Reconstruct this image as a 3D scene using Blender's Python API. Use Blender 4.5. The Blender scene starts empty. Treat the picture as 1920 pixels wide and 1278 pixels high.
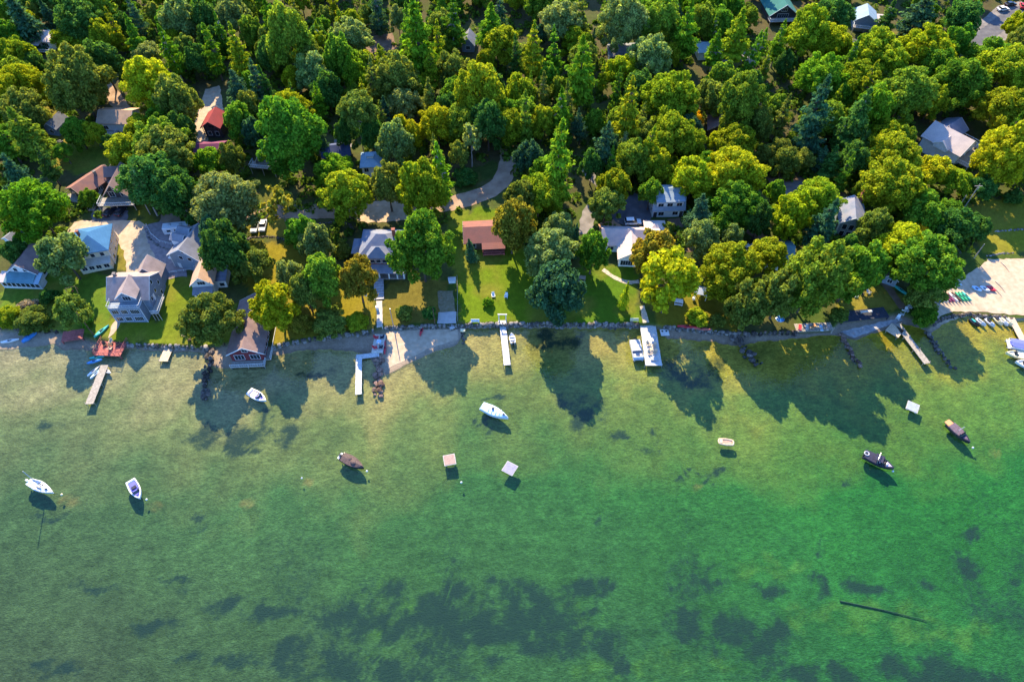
import bpy, bmesh, math, random
import numpy as np
from mathutils import Vector, Matrix
random.seed(7); RNG = np.random.default_rng(11)
sc = bpy.context.scene
COL = sc.collection
PI = math.pi
R = math.radians

# ------------------------------------------------------------------ camera
FPX = 1300.0; PITCH = R(52); CAMH = 140.0
cam = bpy.data.cameras.new('camera'); camo = bpy.data.objects.new('camera', cam); COL.objects.link(camo)
camo.location = (0, 0, CAMH); camo.rotation_euler = (PI/2 - PITCH, 0, 0)
cam.sensor_width = 36; cam.lens = 36*FPX/1920; cam.clip_start = 1; cam.clip_end = 9000
sc.camera = camo
SN, CS = math.sin(PITCH), math.cos(PITCH)

def ray(px, py):
    u = (px-960)/FPX; v = (py-639)/FPX
    return u, CS - v*SN, -SN - v*CS
def at_z(px, py, z):
    dx, dy, dz = ray(px, py); t = (z-CAMH)/dz
    return dx*t, dy*t
def project(x, y, z):
    zz = z-CAMH
    d = y*CS - zz*SN
    v = -(y*SN + zz*CS)/d
    return 960 + FPX*x/d, 639 + FPX*v
def pxm(y_px, z=2.0):
    """pixels per metre (horizontal) for something at photo row y_px"""
    return (FPX*SN + (y_px-639)*CS)/(CAMH-z)

# ------------------------------------------------------------------ terrain
SHORE_PX = [(-400,675),(-150,665),(0,655),(60,650),(104,645),(115,655),(190,657),(250,654),(310,660),(380,660),(398,688),(430,690),(470,680),(512,667),(550,660),(580,655),(640,656),(690,664),(712,704),(724,702),(750,690),(800,665),(860,645),(872,616),(940,614.5),(1100,615),(1200,615.5),(1236,618),(1248,634),(1305,638),(1340,641),(1385,650),(1410,642),(1480,636),(1560,627),(1600,638),(1660,618),(1692,606),(1722,614),(1743,626),(1762,612),(1795,596),(1818,593),(1900,601),(2060,606),(2400,600)]
BANK_PX = [(-400,620),(-150,615),(0,615),(108,620),(190,640),(245,646),(300,648),(385,651),(402,648),(440,640),(510,650),(545,643),(580,636),(640,629),(700,621),(720,614),(860,611),(1000,612),(1200,613),(1235,612),(1330,621),(1375,626),(1480,624),(1560,618),(1575,601),(1657,591),(1690,585),(1720,600),(1740,615),(1760,600),(1790,590),(1815,587),(1900,594),(2060,600),(2400,595)]
def _curve(pts, z):
    w = [at_z(x, y, z) for x, y in pts]; w.sort()
    return np.array([p[0] for p in w]), np.array([p[1] for p in w])
SX, SY = _curve(SHORE_PX, 0.0); BX, BY = _curve(BANK_PX, 1.1)
def wob(x):
    return 0.35*np.sin(x*0.9)+0.25*np.sin(x*2.3+1)+0.18*np.sin(x*4.1+2)
def shore(x): return np.interp(x, SX, SY) + wob(np.asarray(x))*0.5
def bank(x): return np.maximum(np.interp(x, BX, BY), shore(x)+0.35)
STX = np.array([-400,-125,-115,-104,-60,100,112,120,200,400]); STV = np.array([.5,.5,.8,.9,.95,.95,.7,.15,.15,.15])
def step(x): return np.interp(x, STX, STV)
def height(x, y):
    x = np.asarray(x, float); y = np.asarray(y, float)
    s = shore(x); b = bank(x); d = y-s; e = y-b
    dd = np.maximum(-d, 0)
    bed = -0.12 - 0.3*(1-np.exp(-dd/2.5)) - 1.25*(1-np.exp(-dd/30.0)) - dd*0.006
    t = np.clip(d/np.maximum(b-s, .01), 0, 1)
    mid = 0.02 + t*0.38
    ee = np.maximum(e, 0)
    ram = np.clip(e/0.35, 0, 1)
    land = 0.40 + ram*step(x) + 0.045*ee + np.minimum(ee, 60)/60*(0.5*np.sin(x*.045+.6)+0.35*np.sin(x*.021+ee*.05))
    land = land + np.minimum(ee/4, 1)*0.12*np.sin(x*.31+ee*.23)
    return np.where(d < 0, bed, np.where(e < 0, mid, land))
def H1(x, y): return float(height(x, y))
def at(px, py):
    """photo point -> point on the terrain"""
    z = 1.5
    for _ in range(14):
        x, y = at_z(px, py, z); z = .5*z + .5*max(H1(x, y), 0.0)
    x, y = at_z(px, py, z)
    return Vector((x, y, max(H1(x, y), 0.0)))

# ------------------------------------------------------------------ tags
def tag(o, label=None, cat=None, group=None, kind=None):
    if label: o['label'] = label
    if cat: o['category'] = cat
    if group: o['group'] = group
    if kind: o['kind'] = kind
    return o
def empty(name, loc=(0,0,0), rz=0, label=None, cat=None, group=None):
    o = bpy.data.objects.new(name, None); COL.objects.link(o); o.empty_display_size = .5
    o.location = loc; o.rotation_euler = (0,0,rz)
    return tag(o, label, cat, group)
def copy_tree(o, parent=None):
    c = o.copy(); COL.objects.link(c)
    if parent: c.parent = parent
    for ch in list(o.children): copy_tree(ch, c)
    return c
def place(o, loc, rz=0, label=None, scale=None):
    o.location = loc; o.rotation_euler = (0,0,rz)
    if label: o['label'] = label
    if scale: o.scale = (scale,)*3 if not hasattr(scale,'__len__') else scale
    return o

# ------------------------------------------------------------------ materials
MATS = {}
def mat(name, rgb, rough=.75, var=.12, scale=1.2, metal=0.0, rgb2=None, bump=0.0, spec=.3, detail=4):
    if name in MATS: return MATS[name]
    m = bpy.data.materials.new(name); m.use_nodes = True; nt = m.node_tree; N = nt.nodes; L = nt.links
    b = N['Principled BSDF']; b.inputs['Roughness'].default_value = rough; b.inputs['Metallic'].default_value = metal
    b.inputs['Specular IOR Level'].default_value = spec
    tc = N.new('ShaderNodeTexCoord'); no = N.new('ShaderNodeTexNoise'); no.inputs['Scale'].default_value = scale; no.inputs['Detail'].default_value = detail
    L.new(tc.outputs['Object'], no.inputs['Vector'])
    mx = N.new('ShaderNodeMix'); mx.data_type = 'RGBA'
    a = [max(0, c*(1-var*1.6)) for c in rgb]; c2 = [min(1, c*(1+var*1.3)) for c in rgb]
    if rgb2: a = list(rgb); c2 = list(rgb2)
    mx.inputs['A'].default_value = (*a, 1); mx.inputs['B'].default_value = (*c2, 1)
    mr = N.new('ShaderNodeMapRange'); mr.inputs[1].default_value = .3; mr.inputs[2].default_value = .7
    L.new(no.outputs['Fac'], mr.inputs[0]); L.new(mr.outputs[0], mx.inputs['Factor']); L.new(mx.outputs['Result'], b.inputs['Base Color'])
    if bump:
        bp = N.new('ShaderNodeBump'); bp.inputs['Strength'].default_value = bump; bp.inputs['Distance'].default_value = .1
        L.new(no.outputs['Fac'], bp.inputs['Height']); L.new(bp.outputs[0], b.inputs['Normal'])
    MATS[name] = m; return m
def roofmat(name, rgb, rgb2=None, band=2.2):
    """shingles: courses and weathering"""
    if name in MATS: return MATS[name]
    m = mat(name, rgb, .9, .2, .55, rgb2=rgb2 or [c*.72 for c in rgb], spec=.15)
    nt = m.node_tree; N = nt.nodes; L = nt.links; b = N['Principled BSDF']
    src = b.inputs['Base Color'].links[0].from_socket
    tc = N.new('ShaderNodeTexCoord'); vo = N.new('ShaderNodeTexNoise'); vo.inputs['Scale'].default_value = 5; vo.inputs['Detail'].default_value = 3
    wv = N.new('ShaderNodeTexWave'); wv.bands_direction = 'Z'; wv.inputs['Scale'].default_value = band; wv.inputs['Distortion'].default_value = .6
    L.new(tc.outputs['Object'], vo.inputs['Vector']); L.new(tc.outputs['Object'], wv.inputs['Vector'])
    ad = N.new('ShaderNodeMath'); ad.operation = 'MULTIPLY_ADD'; ad.inputs[1].default_value = .5; L.new(vo.outputs['Fac'], ad.inputs[0])
    w2 = N.new('ShaderNodeMath'); w2.operation = 'MULTIPLY_ADD'; w2.inputs[1].default_value = .18; w2.inputs[2].default_value = .66; L.new(wv.outputs['Fac'], w2.inputs[0])
    L.new(w2.outputs[0], ad.inputs[2])
    hs = N.new('ShaderNodeHueSaturation'); L.new(ad.outputs[0], hs.inputs['Value']); L.new(src, hs.inputs['Color']); L.new(hs.outputs[0], b.inputs['Base Color'])
    return m
WHITE = mat('white_paint', (.66,.67,.68), .55, .06, 2)
CREAM = mat('cream_clapboard', (.62,.55,.40), .7, .08, 2)
GREYWALL = mat('grey_clapboard', (.17,.21,.28), .75, .1, 2)
BLUEGREYWALL = mat('blue_grey_clapboard', (.20,.25,.31), .75, .1, 2)
REDWALL = mat('barn_red_clapboard', (.16,.03,.035), .75, .15, 2)
BROWNWALL = mat('brown_stained_boards', (.10,.06,.04), .8, .2, 2)
DARKWALL = mat('dark_boards', (.045,.04,.045), .8, .2, 2)
GLASS = mat('dark_window_glass', (.02,.025,.035), .08, .2, 1, spec=.6)
WOOD = mat('weathered_planks', (.33,.29,.25), .85, .22, 3)
PALEWOOD = mat('bleached_planks', (.62,.58,.52), .8, .12, 3)
DOCKW = mat('white_dock_planks', (.52,.52,.53), .7, .16, 3)
TANWOOD = mat('tan_planks', (.55,.42,.30), .8, .15, 3)
REDDECK = mat('red_stained_deck', (.36,.10,.09), .75, .2, 2)
METAL = mat('galvanised_metal', (.5,.52,.54), .35, .08, 3, metal=.8)
BLACK = mat('black_rubber', (.02,.02,.02), .6, .1, 3)
def stonemat(name, c0, c1):
    """each stone its own tone, with lichen mottling"""
    m = mat(name, c0, .9, .1, 2.2, rgb2=c1, bump=.3, spec=.15); nt = m.node_tree; N = nt.nodes; L = nt.links; b = N['Principled BSDF']; src = b.inputs['Base Color'].links[0].from_socket
    g = N.new('ShaderNodeNewGeometry'); mr = N.new('ShaderNodeMapRange'); mr.inputs[3].default_value = .35; mr.inputs[4].default_value = 1.75; L.new(g.outputs['Random Per Island'], mr.inputs[0])
    hs = N.new('ShaderNodeHueSaturation'); L.new(mr.outputs[0], hs.inputs['Value']); L.new(src, hs.inputs['Color']); L.new(hs.outputs[0], b.inputs['Base Color']); return m
STONE = stonemat('granite_stones', (.10,.09,.085), (.24,.21,.19)); DSTONE = stonemat('dark_wet_stones', (.045,.038,.036), (.16,.13,.115)); RSTONE = stonemat('reddish_brown_stones', (.11,.06,.05), (.28,.18,.14))
BARK = mat('bark', (.10,.075,.06), .95, .25, 2); PALEBARK = mat('pale_bark', (.36,.31,.27), .9, .2, 2)
BRICK = mat('red_brick', (.30,.10,.07), .85, .2, 3)

# ------------------------------------------------------------------ mesh builder
class MB:
    def __init__(s): s.v = []; s.f = []
    def add(s, vs, fs, M=None):
        n = len(s.v)
        if M is not None: vs = [tuple(M @ Vector(p)) for p in vs]
        s.v += [tuple(p) for p in vs]; s.f += [tuple(i+n for i in f) for f in fs]; return s
    def box(s, x0, x1, y0, y1, z0, z1, M=None):
        v = [(x0,y0,z0),(x1,y0,z0),(x1,y1,z0),(x0,y1,z0),(x0,y0,z1),(x1,y0,z1),(x1,y1,z1),(x0,y1,z1)]
        return s.add(v, [(0,3,2,1),(4,5,6,7),(0,1,5,4),(1,2,6,5),(2,3,7,6),(3,0,4,7)], M)
    def cbox(s, c, d, rz=0, M=None):
        T = Matrix.Translation(c) @ Matrix.Rotation(rz, 4, 'Z')
        if M is not None: T = M @ T
        return s.box(-d[0]/2, d[0]/2, -d[1]/2, d[1]/2, -d[2]/2, d[2]/2, T)
    def prism(s, pts, a0, a1, axis='x'):
        """outline in the plane across `axis` (pairs), pushed from a0 to a1"""
        n = len(pts)
        def mk(a, p): return (a, p[0], p[1]) if axis == 'x' else ((p[0], a, p[1]) if axis == 'y' else (p[0], p[1], a))
        v = [mk(a0, p) for p in pts]+[mk(a1, p) for p in pts]
        f = [tuple(range(n)), tuple(range(2*n-1, n-1, -1))]+[(i, n+i, n+(i+1) % n, (i+1) % n) for i in range(n)]
        return s.add(v, f)
    def tube(s, p0, p1, r0, r1=None, n=8):
        r1 = r0 if r1 is None else r1
        p0 = Vector(p0); p1 = Vector(p1); d = (p1-p0).normalized()
        a = d.orthogonal().normalized(); b = d.cross(a)
        v = []
        for p, r in ((p0, r0), (p1, r1)):
            for i in range(n):
                t = 2*PI*i/n; v.append(tuple(p + a*math.cos(t)*r + b*math.sin(t)*r))
        f = [(i, (i+1) % n, n+(i+1) % n, n+i) for i in range(n)]+[tuple(range(n-1, -1, -1)), tuple(range(n, 2*n))]
        return s.add(v, f)
    def path(s, pts, rad, n=7):
        for i in range(len(pts)-1):
            r0 = rad[i] if hasattr(rad, '__len__') else rad; r1 = rad[i+1] if hasattr(rad, '__len__') else rad
            s.tube(pts[i], pts[i+1], r0, r1, n)
        return s
    def dome(s, c, r, nu=10, nv=5, low=0.0):
        """ellipsoid cap; r=(rx,ry,rz); low=-1 gives the full ellipsoid"""
        v = []; f = []
        for j in range(nv+1):
            ph = math.asin(max(-1, low)) + (PI/2-math.asin(max(-1, low)))*j/nv
            for i in range(nu):
                t = 2*PI*i/nu
                v.append((c[0]+r[0]*math.cos(ph)*math.cos(t), c[1]+r[1]*math.cos(ph)*math.sin(t), c[2]+r[2]*math.sin(ph)))
        for j in range(nv):
            for i in range(nu):
                f.append((j*nu+i, j*nu+(i+1) % nu, (j+1)*nu+(i+1) % nu, (j+1)*nu+i))
        f.append(tuple(range(nu-1, -1, -1)))
        return s.add(v, f)
    def mesh(s, name, m, smooth=False):
        me = bpy.data.meshes.new(name); me.from_pydata(s.v, [], s.f); me.materials.append(m)
        if smooth: me.polygons.foreach_set('use_smooth', [True]*len(me.polygons))
        me.update(); return me
    def build(s, name, m, parent=None, loc=(0,0,0), rz=0, smooth=False, bevel=0, label=None):
        o = bpy.data.objects.new(name, s.mesh(name, m, smooth)); COL.objects.link(o)
        if parent: o.parent = parent
        o.location = loc; o.rotation_euler = (0,0,rz)
        if bevel:
            b = o.modifiers.new('bevel', 'BEVEL'); b.width = bevel; b.segments = 2; b.limit_method = 'ANGLE'
        if label: o['label'] = label
        return o
def rock(mb, c, r, rng, squash=.7):
    """an irregular boulder"""
    bm = bmesh.new(); bmesh.ops.create_icosphere(bm, subdivisions=1, radius=1)
    k = len(mb.v)
    sx, sy, sz = r*rng.uniform(.75,1.3), r*rng.uniform(.75,1.3), r*squash*rng.uniform(.8,1.2)
    a = rng.uniform(0, PI); ca, sa = math.cos(a), math.sin(a)
    vs = []
    for q in bm.verts:
        j = rng.uniform(.8, 1.15); x, y, z = q.co.x*sx*j, q.co.y*sy*j, q.co.z*sz*j
        vs.append((c[0]+x*ca-y*sa, c[1]+x*sa+y*ca, c[2]+z))
    mb.add(vs, [tuple(v.index for v in f.verts) for f in bm.faces]); bm.free()
# ------------------------------------------------------------------ the setting: ground, lake bed, water, roads, beaches
def inpoly(x, y, poly):
    x = np.asarray(x); y = np.asarray(y); c = np.zeros(x.shape, bool); n = len(poly)
    for i in range(n):
        x0, y0 = poly[i]; x1, y1 = poly[(i+1) % n]
        if y0 == y1: continue
        k = ((y0 > y) != (y1 > y)) & (x < (x1-x0)*(y-y0)/(y1-y0)+x0); c ^= k
    return c
class VNoise:
    def __init__(s, seed): s.g = np.random.default_rng(seed).random((256,256))
    def __call__(s, x, y):
        x = np.asarray(x, float); y = np.asarray(y, float)
        xi = np.floor(x).astype(int); yi = np.floor(y).astype(int); fx = x-xi; fy = y-yi
        fx = fx*fx*(3-2*fx); fy = fy*fy*(3-2*fy); g = s.g
        a = g[xi % 256, yi % 256]; b = g[(xi+1) % 256, yi % 256]; c = g[xi % 256, (yi+1) % 256]; d = g[(xi+1) % 256, (yi+1) % 256]
        return (a*(1-fx)+b*fx)*(1-fy)+(c*(1-fx)+d*fx)*fy
VN = VNoise(3)
def fbm(x, y, o=4):
    t = 0; a = .5; n = 0
    for k in range(o): t = t + a*VN(x*2**k+17.3*k, y*2**k+5.1*k); n += a; a *= .5
    return t/n
def world_poly(pp): return [(at(x, y).x, at(x, y).y) for x, y in pp]

xs = np.concatenate([[-4000,-1500,-700,-400,-300,-240], np.arange(-200, 200.1, 1.0), [240,300,400,700,1500,4000]])
def sheet(name, rows, ybase, material, colour):
    """rows: offsets from ybase(x) (a callable returning y for offset k)"""
    nx, ny = len(xs), len(rows)
    X = np.tile(xs, (ny, 1)); Y = np.stack([ybase(xs, r) for r in rows]); Z = height(X, Y)
    v = np.stack([X, Y, Z], -1).reshape(-1, 3)
    i = np.arange(ny-1)[:, None]*nx+np.arange(nx-1)[None, :]
    f = np.stack([i, i+1, i+nx+1, i+nx], -1).reshape(-1, 4)
    me = bpy.data.meshes.new(name); me.from_pydata(v.tolist(), [], f.tolist()); me.materials.append(material)
    me.polygons.foreach_set('use_smooth', [True]*len(me.polygons))
    at_ = me.color_attributes.new('soil', 'FLOAT_COLOR', 'POINT')
    c = colour(X.ravel(), Y.ravel(), Z.ravel()); c = np.concatenate([c, np.ones((len(c), 1))], 1)
    at_.data.foreach_set('color', c.astype(np.float32).ravel())
    o = bpy.data.objects.new(name, me); COL.objects.link(o); tag(o, kind='structure'); return o

def soilmat(name, scales, amp, bump, rough=.95, ripple_grain=None):
    m = bpy.data.materials.new(name); m.use_nodes = True; nt = m.node_tree; N = nt.nodes; L = nt.links; b = N['Principled BSDF']
    b.inputs['Roughness'].default_value = rough; b.inputs['Specular IOR Level'].default_value = .1
    at_ = N.new('ShaderNodeAttribute'); at_.attribute_name = 'soil'
    geo = N.new('ShaderNodeNewGeometry'); prev = None; pos = geo.outputs['Position']
    if ripple_grain:
        mp_ = N.new('ShaderNodeMapping'); mp_.inputs['Rotation'].default_value = (0,0,ripple_grain[0]); mp_.inputs['Scale'].default_value = (ripple_grain[1],ripple_grain[2],1); L.new(pos, mp_.inputs['Vector']); pos = mp_.outputs[0]
    for s, a in zip(scales, amp):
        no = N.new('ShaderNodeTexNoise'); no.inputs['Scale'].default_value = s; no.inputs['Detail'].default_value = 5; no.inputs['Roughness'].default_value = .65
        L.new(pos, no.inputs['Vector'])
        mr = N.new('ShaderNodeMapRange'); mr.inputs[1].default_value = .25; mr.inputs[2].default_value = .75; mr.inputs[3].default_value = 1-a; mr.inputs[4].default_value = 1+a
        L.new(no.outputs['Fac'], mr.inputs[0])
        if prev is None: prev = mr.outputs[0]
        else:
            mu = N.new('ShaderNodeMath'); mu.operation = 'MULTIPLY'; L.new(prev, mu.inputs[0]); L.new(mr.outputs[0], mu.inputs[1]); prev = mu.outputs[0]
    vm = N.new('ShaderNodeVectorMath'); vm.operation = 'SCALE'; L.new(at_.outputs['Color'], vm.inputs[0]); L.new(prev, vm.inputs['Scale'])
    L.new(vm.outputs[0], b.inputs['Base Color'])
    if bump:
        bp = N.new('ShaderNodeBump'); bp.inputs['Strength'].default_value = bump; bp.inputs['Distance'].default_value = .3
        L.new(no.outputs['Fac'], bp.inputs['Height']); L.new(bp.outputs[0], b.inputs['Normal'])
    return m

LAWNS = [  # outline in the photo, colour of the grass there
 ([(0,548),(140,500),(208,520),(214,600),(196,632),(110,622),(0,618)], (.09,.15,.012)),
 ([(196,640),(205,600),(230,596),(300,600),(302,520),(362,516),(372,560),(440,570),(440,640),(385,648),(300,646)], (.125,.16,.010)),
 ([(222,445),(243,440),(246,470),(236,505),(222,505)], (.16,.15,.02)),
 ([(440,470),(470,455),(545,450),(600,500),(700,540),(704,618),(640,626),(560,638),(512,645),(505,600),(470,560)], (.20,.16,.012)),
 ([(470,405),(560,400),(570,440),(470,442)], (.20,.17,.02)),
 ([(718,528),(850,528),(820,608),(720,612)], (.14,.115,.02)),
 ([(838,398),(935,392),(945,440),(1010,480),(1012,606),(858,606),(858,540),(842,500)], (.10,.155,.006)),
 ([(1000,520),(1190,490),(1204,606),(1000,606)], (.07,.14,.008)),
 ([(1206,545),(1390,540),(1385,622),(1240,608)], (.15,.13,.012)),
 ([(1560,560),(1680,530),(1694,578),(1570,586)], (.17,.15,.02)),
 ([(1790,385),(1920,365),(1990,365),(1990,470),(1840,475),(1815,420)], (.17,.17,.012)),
 ([(95,250),(255,235),(245,320),(180,330),(105,320)], (.10,.14,.014)),
 ([(60,200),(120,190),(130,300),(90,330)], (.17,.145,.02)),
 ([(255,380),(275,360),(292,420),(262,420)], (.14,.14,.015)),
 ([(860,320),(950,300),(945,335),(870,345)], (.05,.075,.015)),
 ([(1620,60),(1700,60),(1690,85),(1620,90)], (.10,.09,.02)),
 ([(480,320),(520,320),(530,380),(480,380)], (.07,.09,.015)),
]
def ground_col(X, Y, Z):
    px, py = project(X, Y, Z)
    j = fbm(X*.5, Y*.5)-.5; k = fbm(X*.11+9, Y*.11)-.5
    n = fbm(X*.22, Y*.22); n2 = fbm(X*.9+40, Y*.9)
    floor = np.stack([.055+.05*n, .050+.035*n, .022+.014*n], -1)
    moss = np.stack([.045+.02*n2, .07+.03*n2, .014+0*n2], -1)
    e = Y-bank(X); near = np.clip(1-(e-35)/30, 0, 1)*.75
    w = np.clip((fbm(X*.13+70, Y*.13)-.45)*5, 0, 1)*.6+near*.5
    c = floor*(1-w[:, None])+moss*w[:, None]
    qx, qy = px+j*26, py+(fbm(X*.5+31, Y*.5)-.5)*20
    for poly, g in LAWNS:
        m = inpoly(qx, qy, poly).astype(float)[:, None]
        dry = np.clip((fbm(X*.16+3, Y*.16+8)-.42)*4, 0, 1)[:, None]*.45
        gc = np.array(g)[None]*(1-dry)+np.array([.21,.16,.03])[None]*dry
        c = c*(1-m)+gc*m*(0.85+.3*n2[:, None])
    sand = np.stack([.40+0*n, .31+0*n, .23+0*n], -1)*(.8+.3*n2[:, None])
    soil = np.stack([.20+.14*n, .15+.1*n, .11+.07*n], -1)
    beach = np.clip((.25-e)/.6, 0, 1)
    # beaches: pale sand by the middle lot and along the left, pebbles elsewhere
    bs = np.clip(1-np.abs(px-790)/95, 0, 1)**.3+np.clip((115-px)/40, 0, 1)
    bs = np.clip(bs+np.clip((px-1745)/30, 0, 1)+np.clip(1-np.abs(px-430)/40, 0, 1), 0, 1)[:, None]
    bc = soil*(1-bs)+sand*bs
    wet = np.clip((.12-Z)/.12, 0, 1)[:, None]*.4
    c = c*(1-beach[:, None])+bc*(1-wet)*beach[:, None]
    return c
GROUND_M = soilmat('ground_soil_and_grass', [.9, 4.5], [.25, .30], .5)
rows_l = [('s', t) for t in np.linspace(0, 1, 7)]+[('b', t) for t in np.concatenate([[.36,.8,1.6], np.arange(2.6, 215, 1.0), [230,260,320,420,700,1400,4000]])]
def yb_land(x, r):
    return shore(x)+(bank(x)-shore(x))*r[1] if r[0] == 's' else bank(x)+r[1]
ground = sheet('ground', rows_l, yb_land, GROUND_M, ground_col)

# --- lake bed: sand inshore, algae further out, dark weed beds
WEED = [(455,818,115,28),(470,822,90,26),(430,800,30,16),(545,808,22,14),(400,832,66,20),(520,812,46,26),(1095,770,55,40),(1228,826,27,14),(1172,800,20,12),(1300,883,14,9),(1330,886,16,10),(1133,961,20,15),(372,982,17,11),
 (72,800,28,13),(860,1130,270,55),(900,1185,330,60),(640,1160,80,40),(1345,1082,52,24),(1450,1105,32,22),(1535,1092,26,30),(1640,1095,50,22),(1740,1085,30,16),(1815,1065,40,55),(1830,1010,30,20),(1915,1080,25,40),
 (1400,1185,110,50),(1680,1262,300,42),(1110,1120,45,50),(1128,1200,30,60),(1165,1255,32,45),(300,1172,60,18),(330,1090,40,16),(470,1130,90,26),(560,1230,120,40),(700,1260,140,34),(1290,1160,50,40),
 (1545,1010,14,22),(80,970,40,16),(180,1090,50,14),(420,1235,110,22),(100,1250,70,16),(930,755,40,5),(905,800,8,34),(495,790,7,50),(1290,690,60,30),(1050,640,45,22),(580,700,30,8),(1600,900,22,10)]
LIME = [(1132,1252,36,26),(1240,1240,48,30),(1345,1240,26,24),(1078,1140,15,16),(1078,1190,16,12),(700,1190,22,8),(770,1120,14,14),(690,1225,10,6),(1450,1055,60,20),(1600,1150,140,22),(1750,1180,120,24),(730,1105,12,22)]
ORANGE = [(122,934,17,10),(292,944,15,9),(460,938,14,7),(575,898,9,7),(1870,842,14,6),(1310,905,10,5)]
def blob(px, py, L, soft=1.0):
    m = np.zeros(px.shape)
    for cx, cy, rx, ry in L:
        d = np.sqrt(((px-cx)/rx)**2+((py-cy)/ry)**2); m = np.maximum(m, np.clip((1.18-d)/(.36*soft), 0, 1))
    return m
def bed_col(X, Y, Z):
    px, py = project(X, Y, 0*Z)     # seen straight through the calm water
    d = np.maximum(shore(X)-Y, 0)
    n = fbm(X*.12, Y*.12, 5); n2 = fbm(X*.5+11, Y*.5, 4); n3 = fbm(X*.035+5, Y*.035)
    a = lambda r, g, b: np.array([r, g, b])[None]
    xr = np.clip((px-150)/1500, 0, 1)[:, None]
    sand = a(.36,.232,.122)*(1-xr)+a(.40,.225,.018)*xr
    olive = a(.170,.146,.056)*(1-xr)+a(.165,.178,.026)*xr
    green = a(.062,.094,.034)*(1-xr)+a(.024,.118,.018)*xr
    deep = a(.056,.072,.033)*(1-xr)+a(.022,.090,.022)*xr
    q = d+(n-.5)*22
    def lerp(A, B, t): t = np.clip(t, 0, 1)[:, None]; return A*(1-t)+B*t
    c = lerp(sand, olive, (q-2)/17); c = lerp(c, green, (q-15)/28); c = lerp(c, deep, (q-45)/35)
    jx = (fbm(X*.25+3, Y*.25, 5)-.5)*90; jy = (fbm(X*.25+53, Y*.25+9, 5)-.5)*70
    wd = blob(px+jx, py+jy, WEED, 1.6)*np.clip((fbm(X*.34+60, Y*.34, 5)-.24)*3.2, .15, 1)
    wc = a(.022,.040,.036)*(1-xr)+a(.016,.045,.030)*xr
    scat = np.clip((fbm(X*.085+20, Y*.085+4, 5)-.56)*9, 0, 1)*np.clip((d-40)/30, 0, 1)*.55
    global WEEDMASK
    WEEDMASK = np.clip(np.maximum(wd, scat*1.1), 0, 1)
    c = lerp(c, a(.055,.12,.02), blob(px+jx*1.1, py+jy*1.1, LIME)*.7*np.clip((n2-.3)*4, 0, 1))
    c = lerp(c, a(.26,.15,.05), blob(px+jx*.12, py+jy*.12, ORANGE)*.45*np.clip((n2-.25)*4, 0, 1))
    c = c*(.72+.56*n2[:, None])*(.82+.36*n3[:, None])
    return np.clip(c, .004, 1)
BED_M = soilmat('lake_bed_sand_algae_ripple_light', [.45, 1.3, 3.2], [.2, .46, .42], 1.0, ripple_grain=(R(-24), .66, 1.3))  # streaky mottle over sand and algae: ripple light painted into the bed colour
nt = BED_M.node_tree; N = nt.nodes; L = nt.links; pb = N['Principled BSDF']; src = pb.inputs['Base Color'].links[0].from_socket
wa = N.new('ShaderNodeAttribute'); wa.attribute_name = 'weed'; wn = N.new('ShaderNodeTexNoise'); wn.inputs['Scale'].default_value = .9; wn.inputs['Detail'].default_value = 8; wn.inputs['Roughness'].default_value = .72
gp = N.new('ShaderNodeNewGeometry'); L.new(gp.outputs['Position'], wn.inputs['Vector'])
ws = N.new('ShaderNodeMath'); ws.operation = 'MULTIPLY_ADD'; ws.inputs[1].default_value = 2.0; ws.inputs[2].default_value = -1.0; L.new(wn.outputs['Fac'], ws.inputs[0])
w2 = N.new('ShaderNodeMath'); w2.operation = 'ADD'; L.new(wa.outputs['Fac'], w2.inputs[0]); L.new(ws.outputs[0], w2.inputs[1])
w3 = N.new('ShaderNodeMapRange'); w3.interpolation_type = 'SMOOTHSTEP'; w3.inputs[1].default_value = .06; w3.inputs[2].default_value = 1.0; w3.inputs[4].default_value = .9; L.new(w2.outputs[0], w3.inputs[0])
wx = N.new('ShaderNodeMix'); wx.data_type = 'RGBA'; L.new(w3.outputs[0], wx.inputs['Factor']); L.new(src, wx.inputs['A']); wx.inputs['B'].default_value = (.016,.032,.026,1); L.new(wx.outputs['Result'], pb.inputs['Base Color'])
rows_b = list(-np.concatenate([[0,.3,.7], np.arange(1.2, 105, .8), [120,160,260,600,1500,4000]])[::-1])
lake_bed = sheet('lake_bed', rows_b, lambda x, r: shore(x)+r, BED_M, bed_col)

wt_ = lake_bed.data.attributes.new('weed', 'FLOAT', 'POINT'); wt_.data.foreach_set('value', WEEDMASK.astype(np.float32))
# --- water: clear, lets light through, mirrors a little sky
wm = bpy.data.materials.new('clear_lake_water'); wm.use_nodes = True; nt = wm.node_tree; N = nt.nodes; L = nt.links; N.clear()
out = N.new('ShaderNodeOutputMaterial'); tr = N.new('ShaderNodeBsdfTransparent'); tr.inputs[0].default_value = (.80,.955,.92,1)
gl = N.new('ShaderNodeBsdfGlossy'); gl.inputs['Roughness'].default_value = .04; gl.inputs['Color'].default_value = (1,1,1,1)
geo = N.new('ShaderNodeNewGeometry')
mp = N.new('ShaderNodeMapping'); mp.inputs['Rotation'].default_value = (0,0,R(22)); mp.inputs['Scale'].default_value = (.55,1.25,1); L.new(geo.outputs['Position'], mp.inputs['Vector'])
n1 = N.new('ShaderNodeTexNoise'); n1.inputs['Scale'].default_value = .85; n1.inputs['Detail'].default_value = 4; n1.inputs['Roughness'].default_value = .6; L.new(mp.outputs[0], n1.inputs['Vector'])
bp = N.new('ShaderNodeBump'); bp.inputs['Strength'].default_value = .5; bp.inputs['Distance'].default_value = .11; L.new(n1.outputs['Fac'], bp.inputs['Height'])
L.new(bp.outputs[0], gl.inputs['Normal'])
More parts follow.
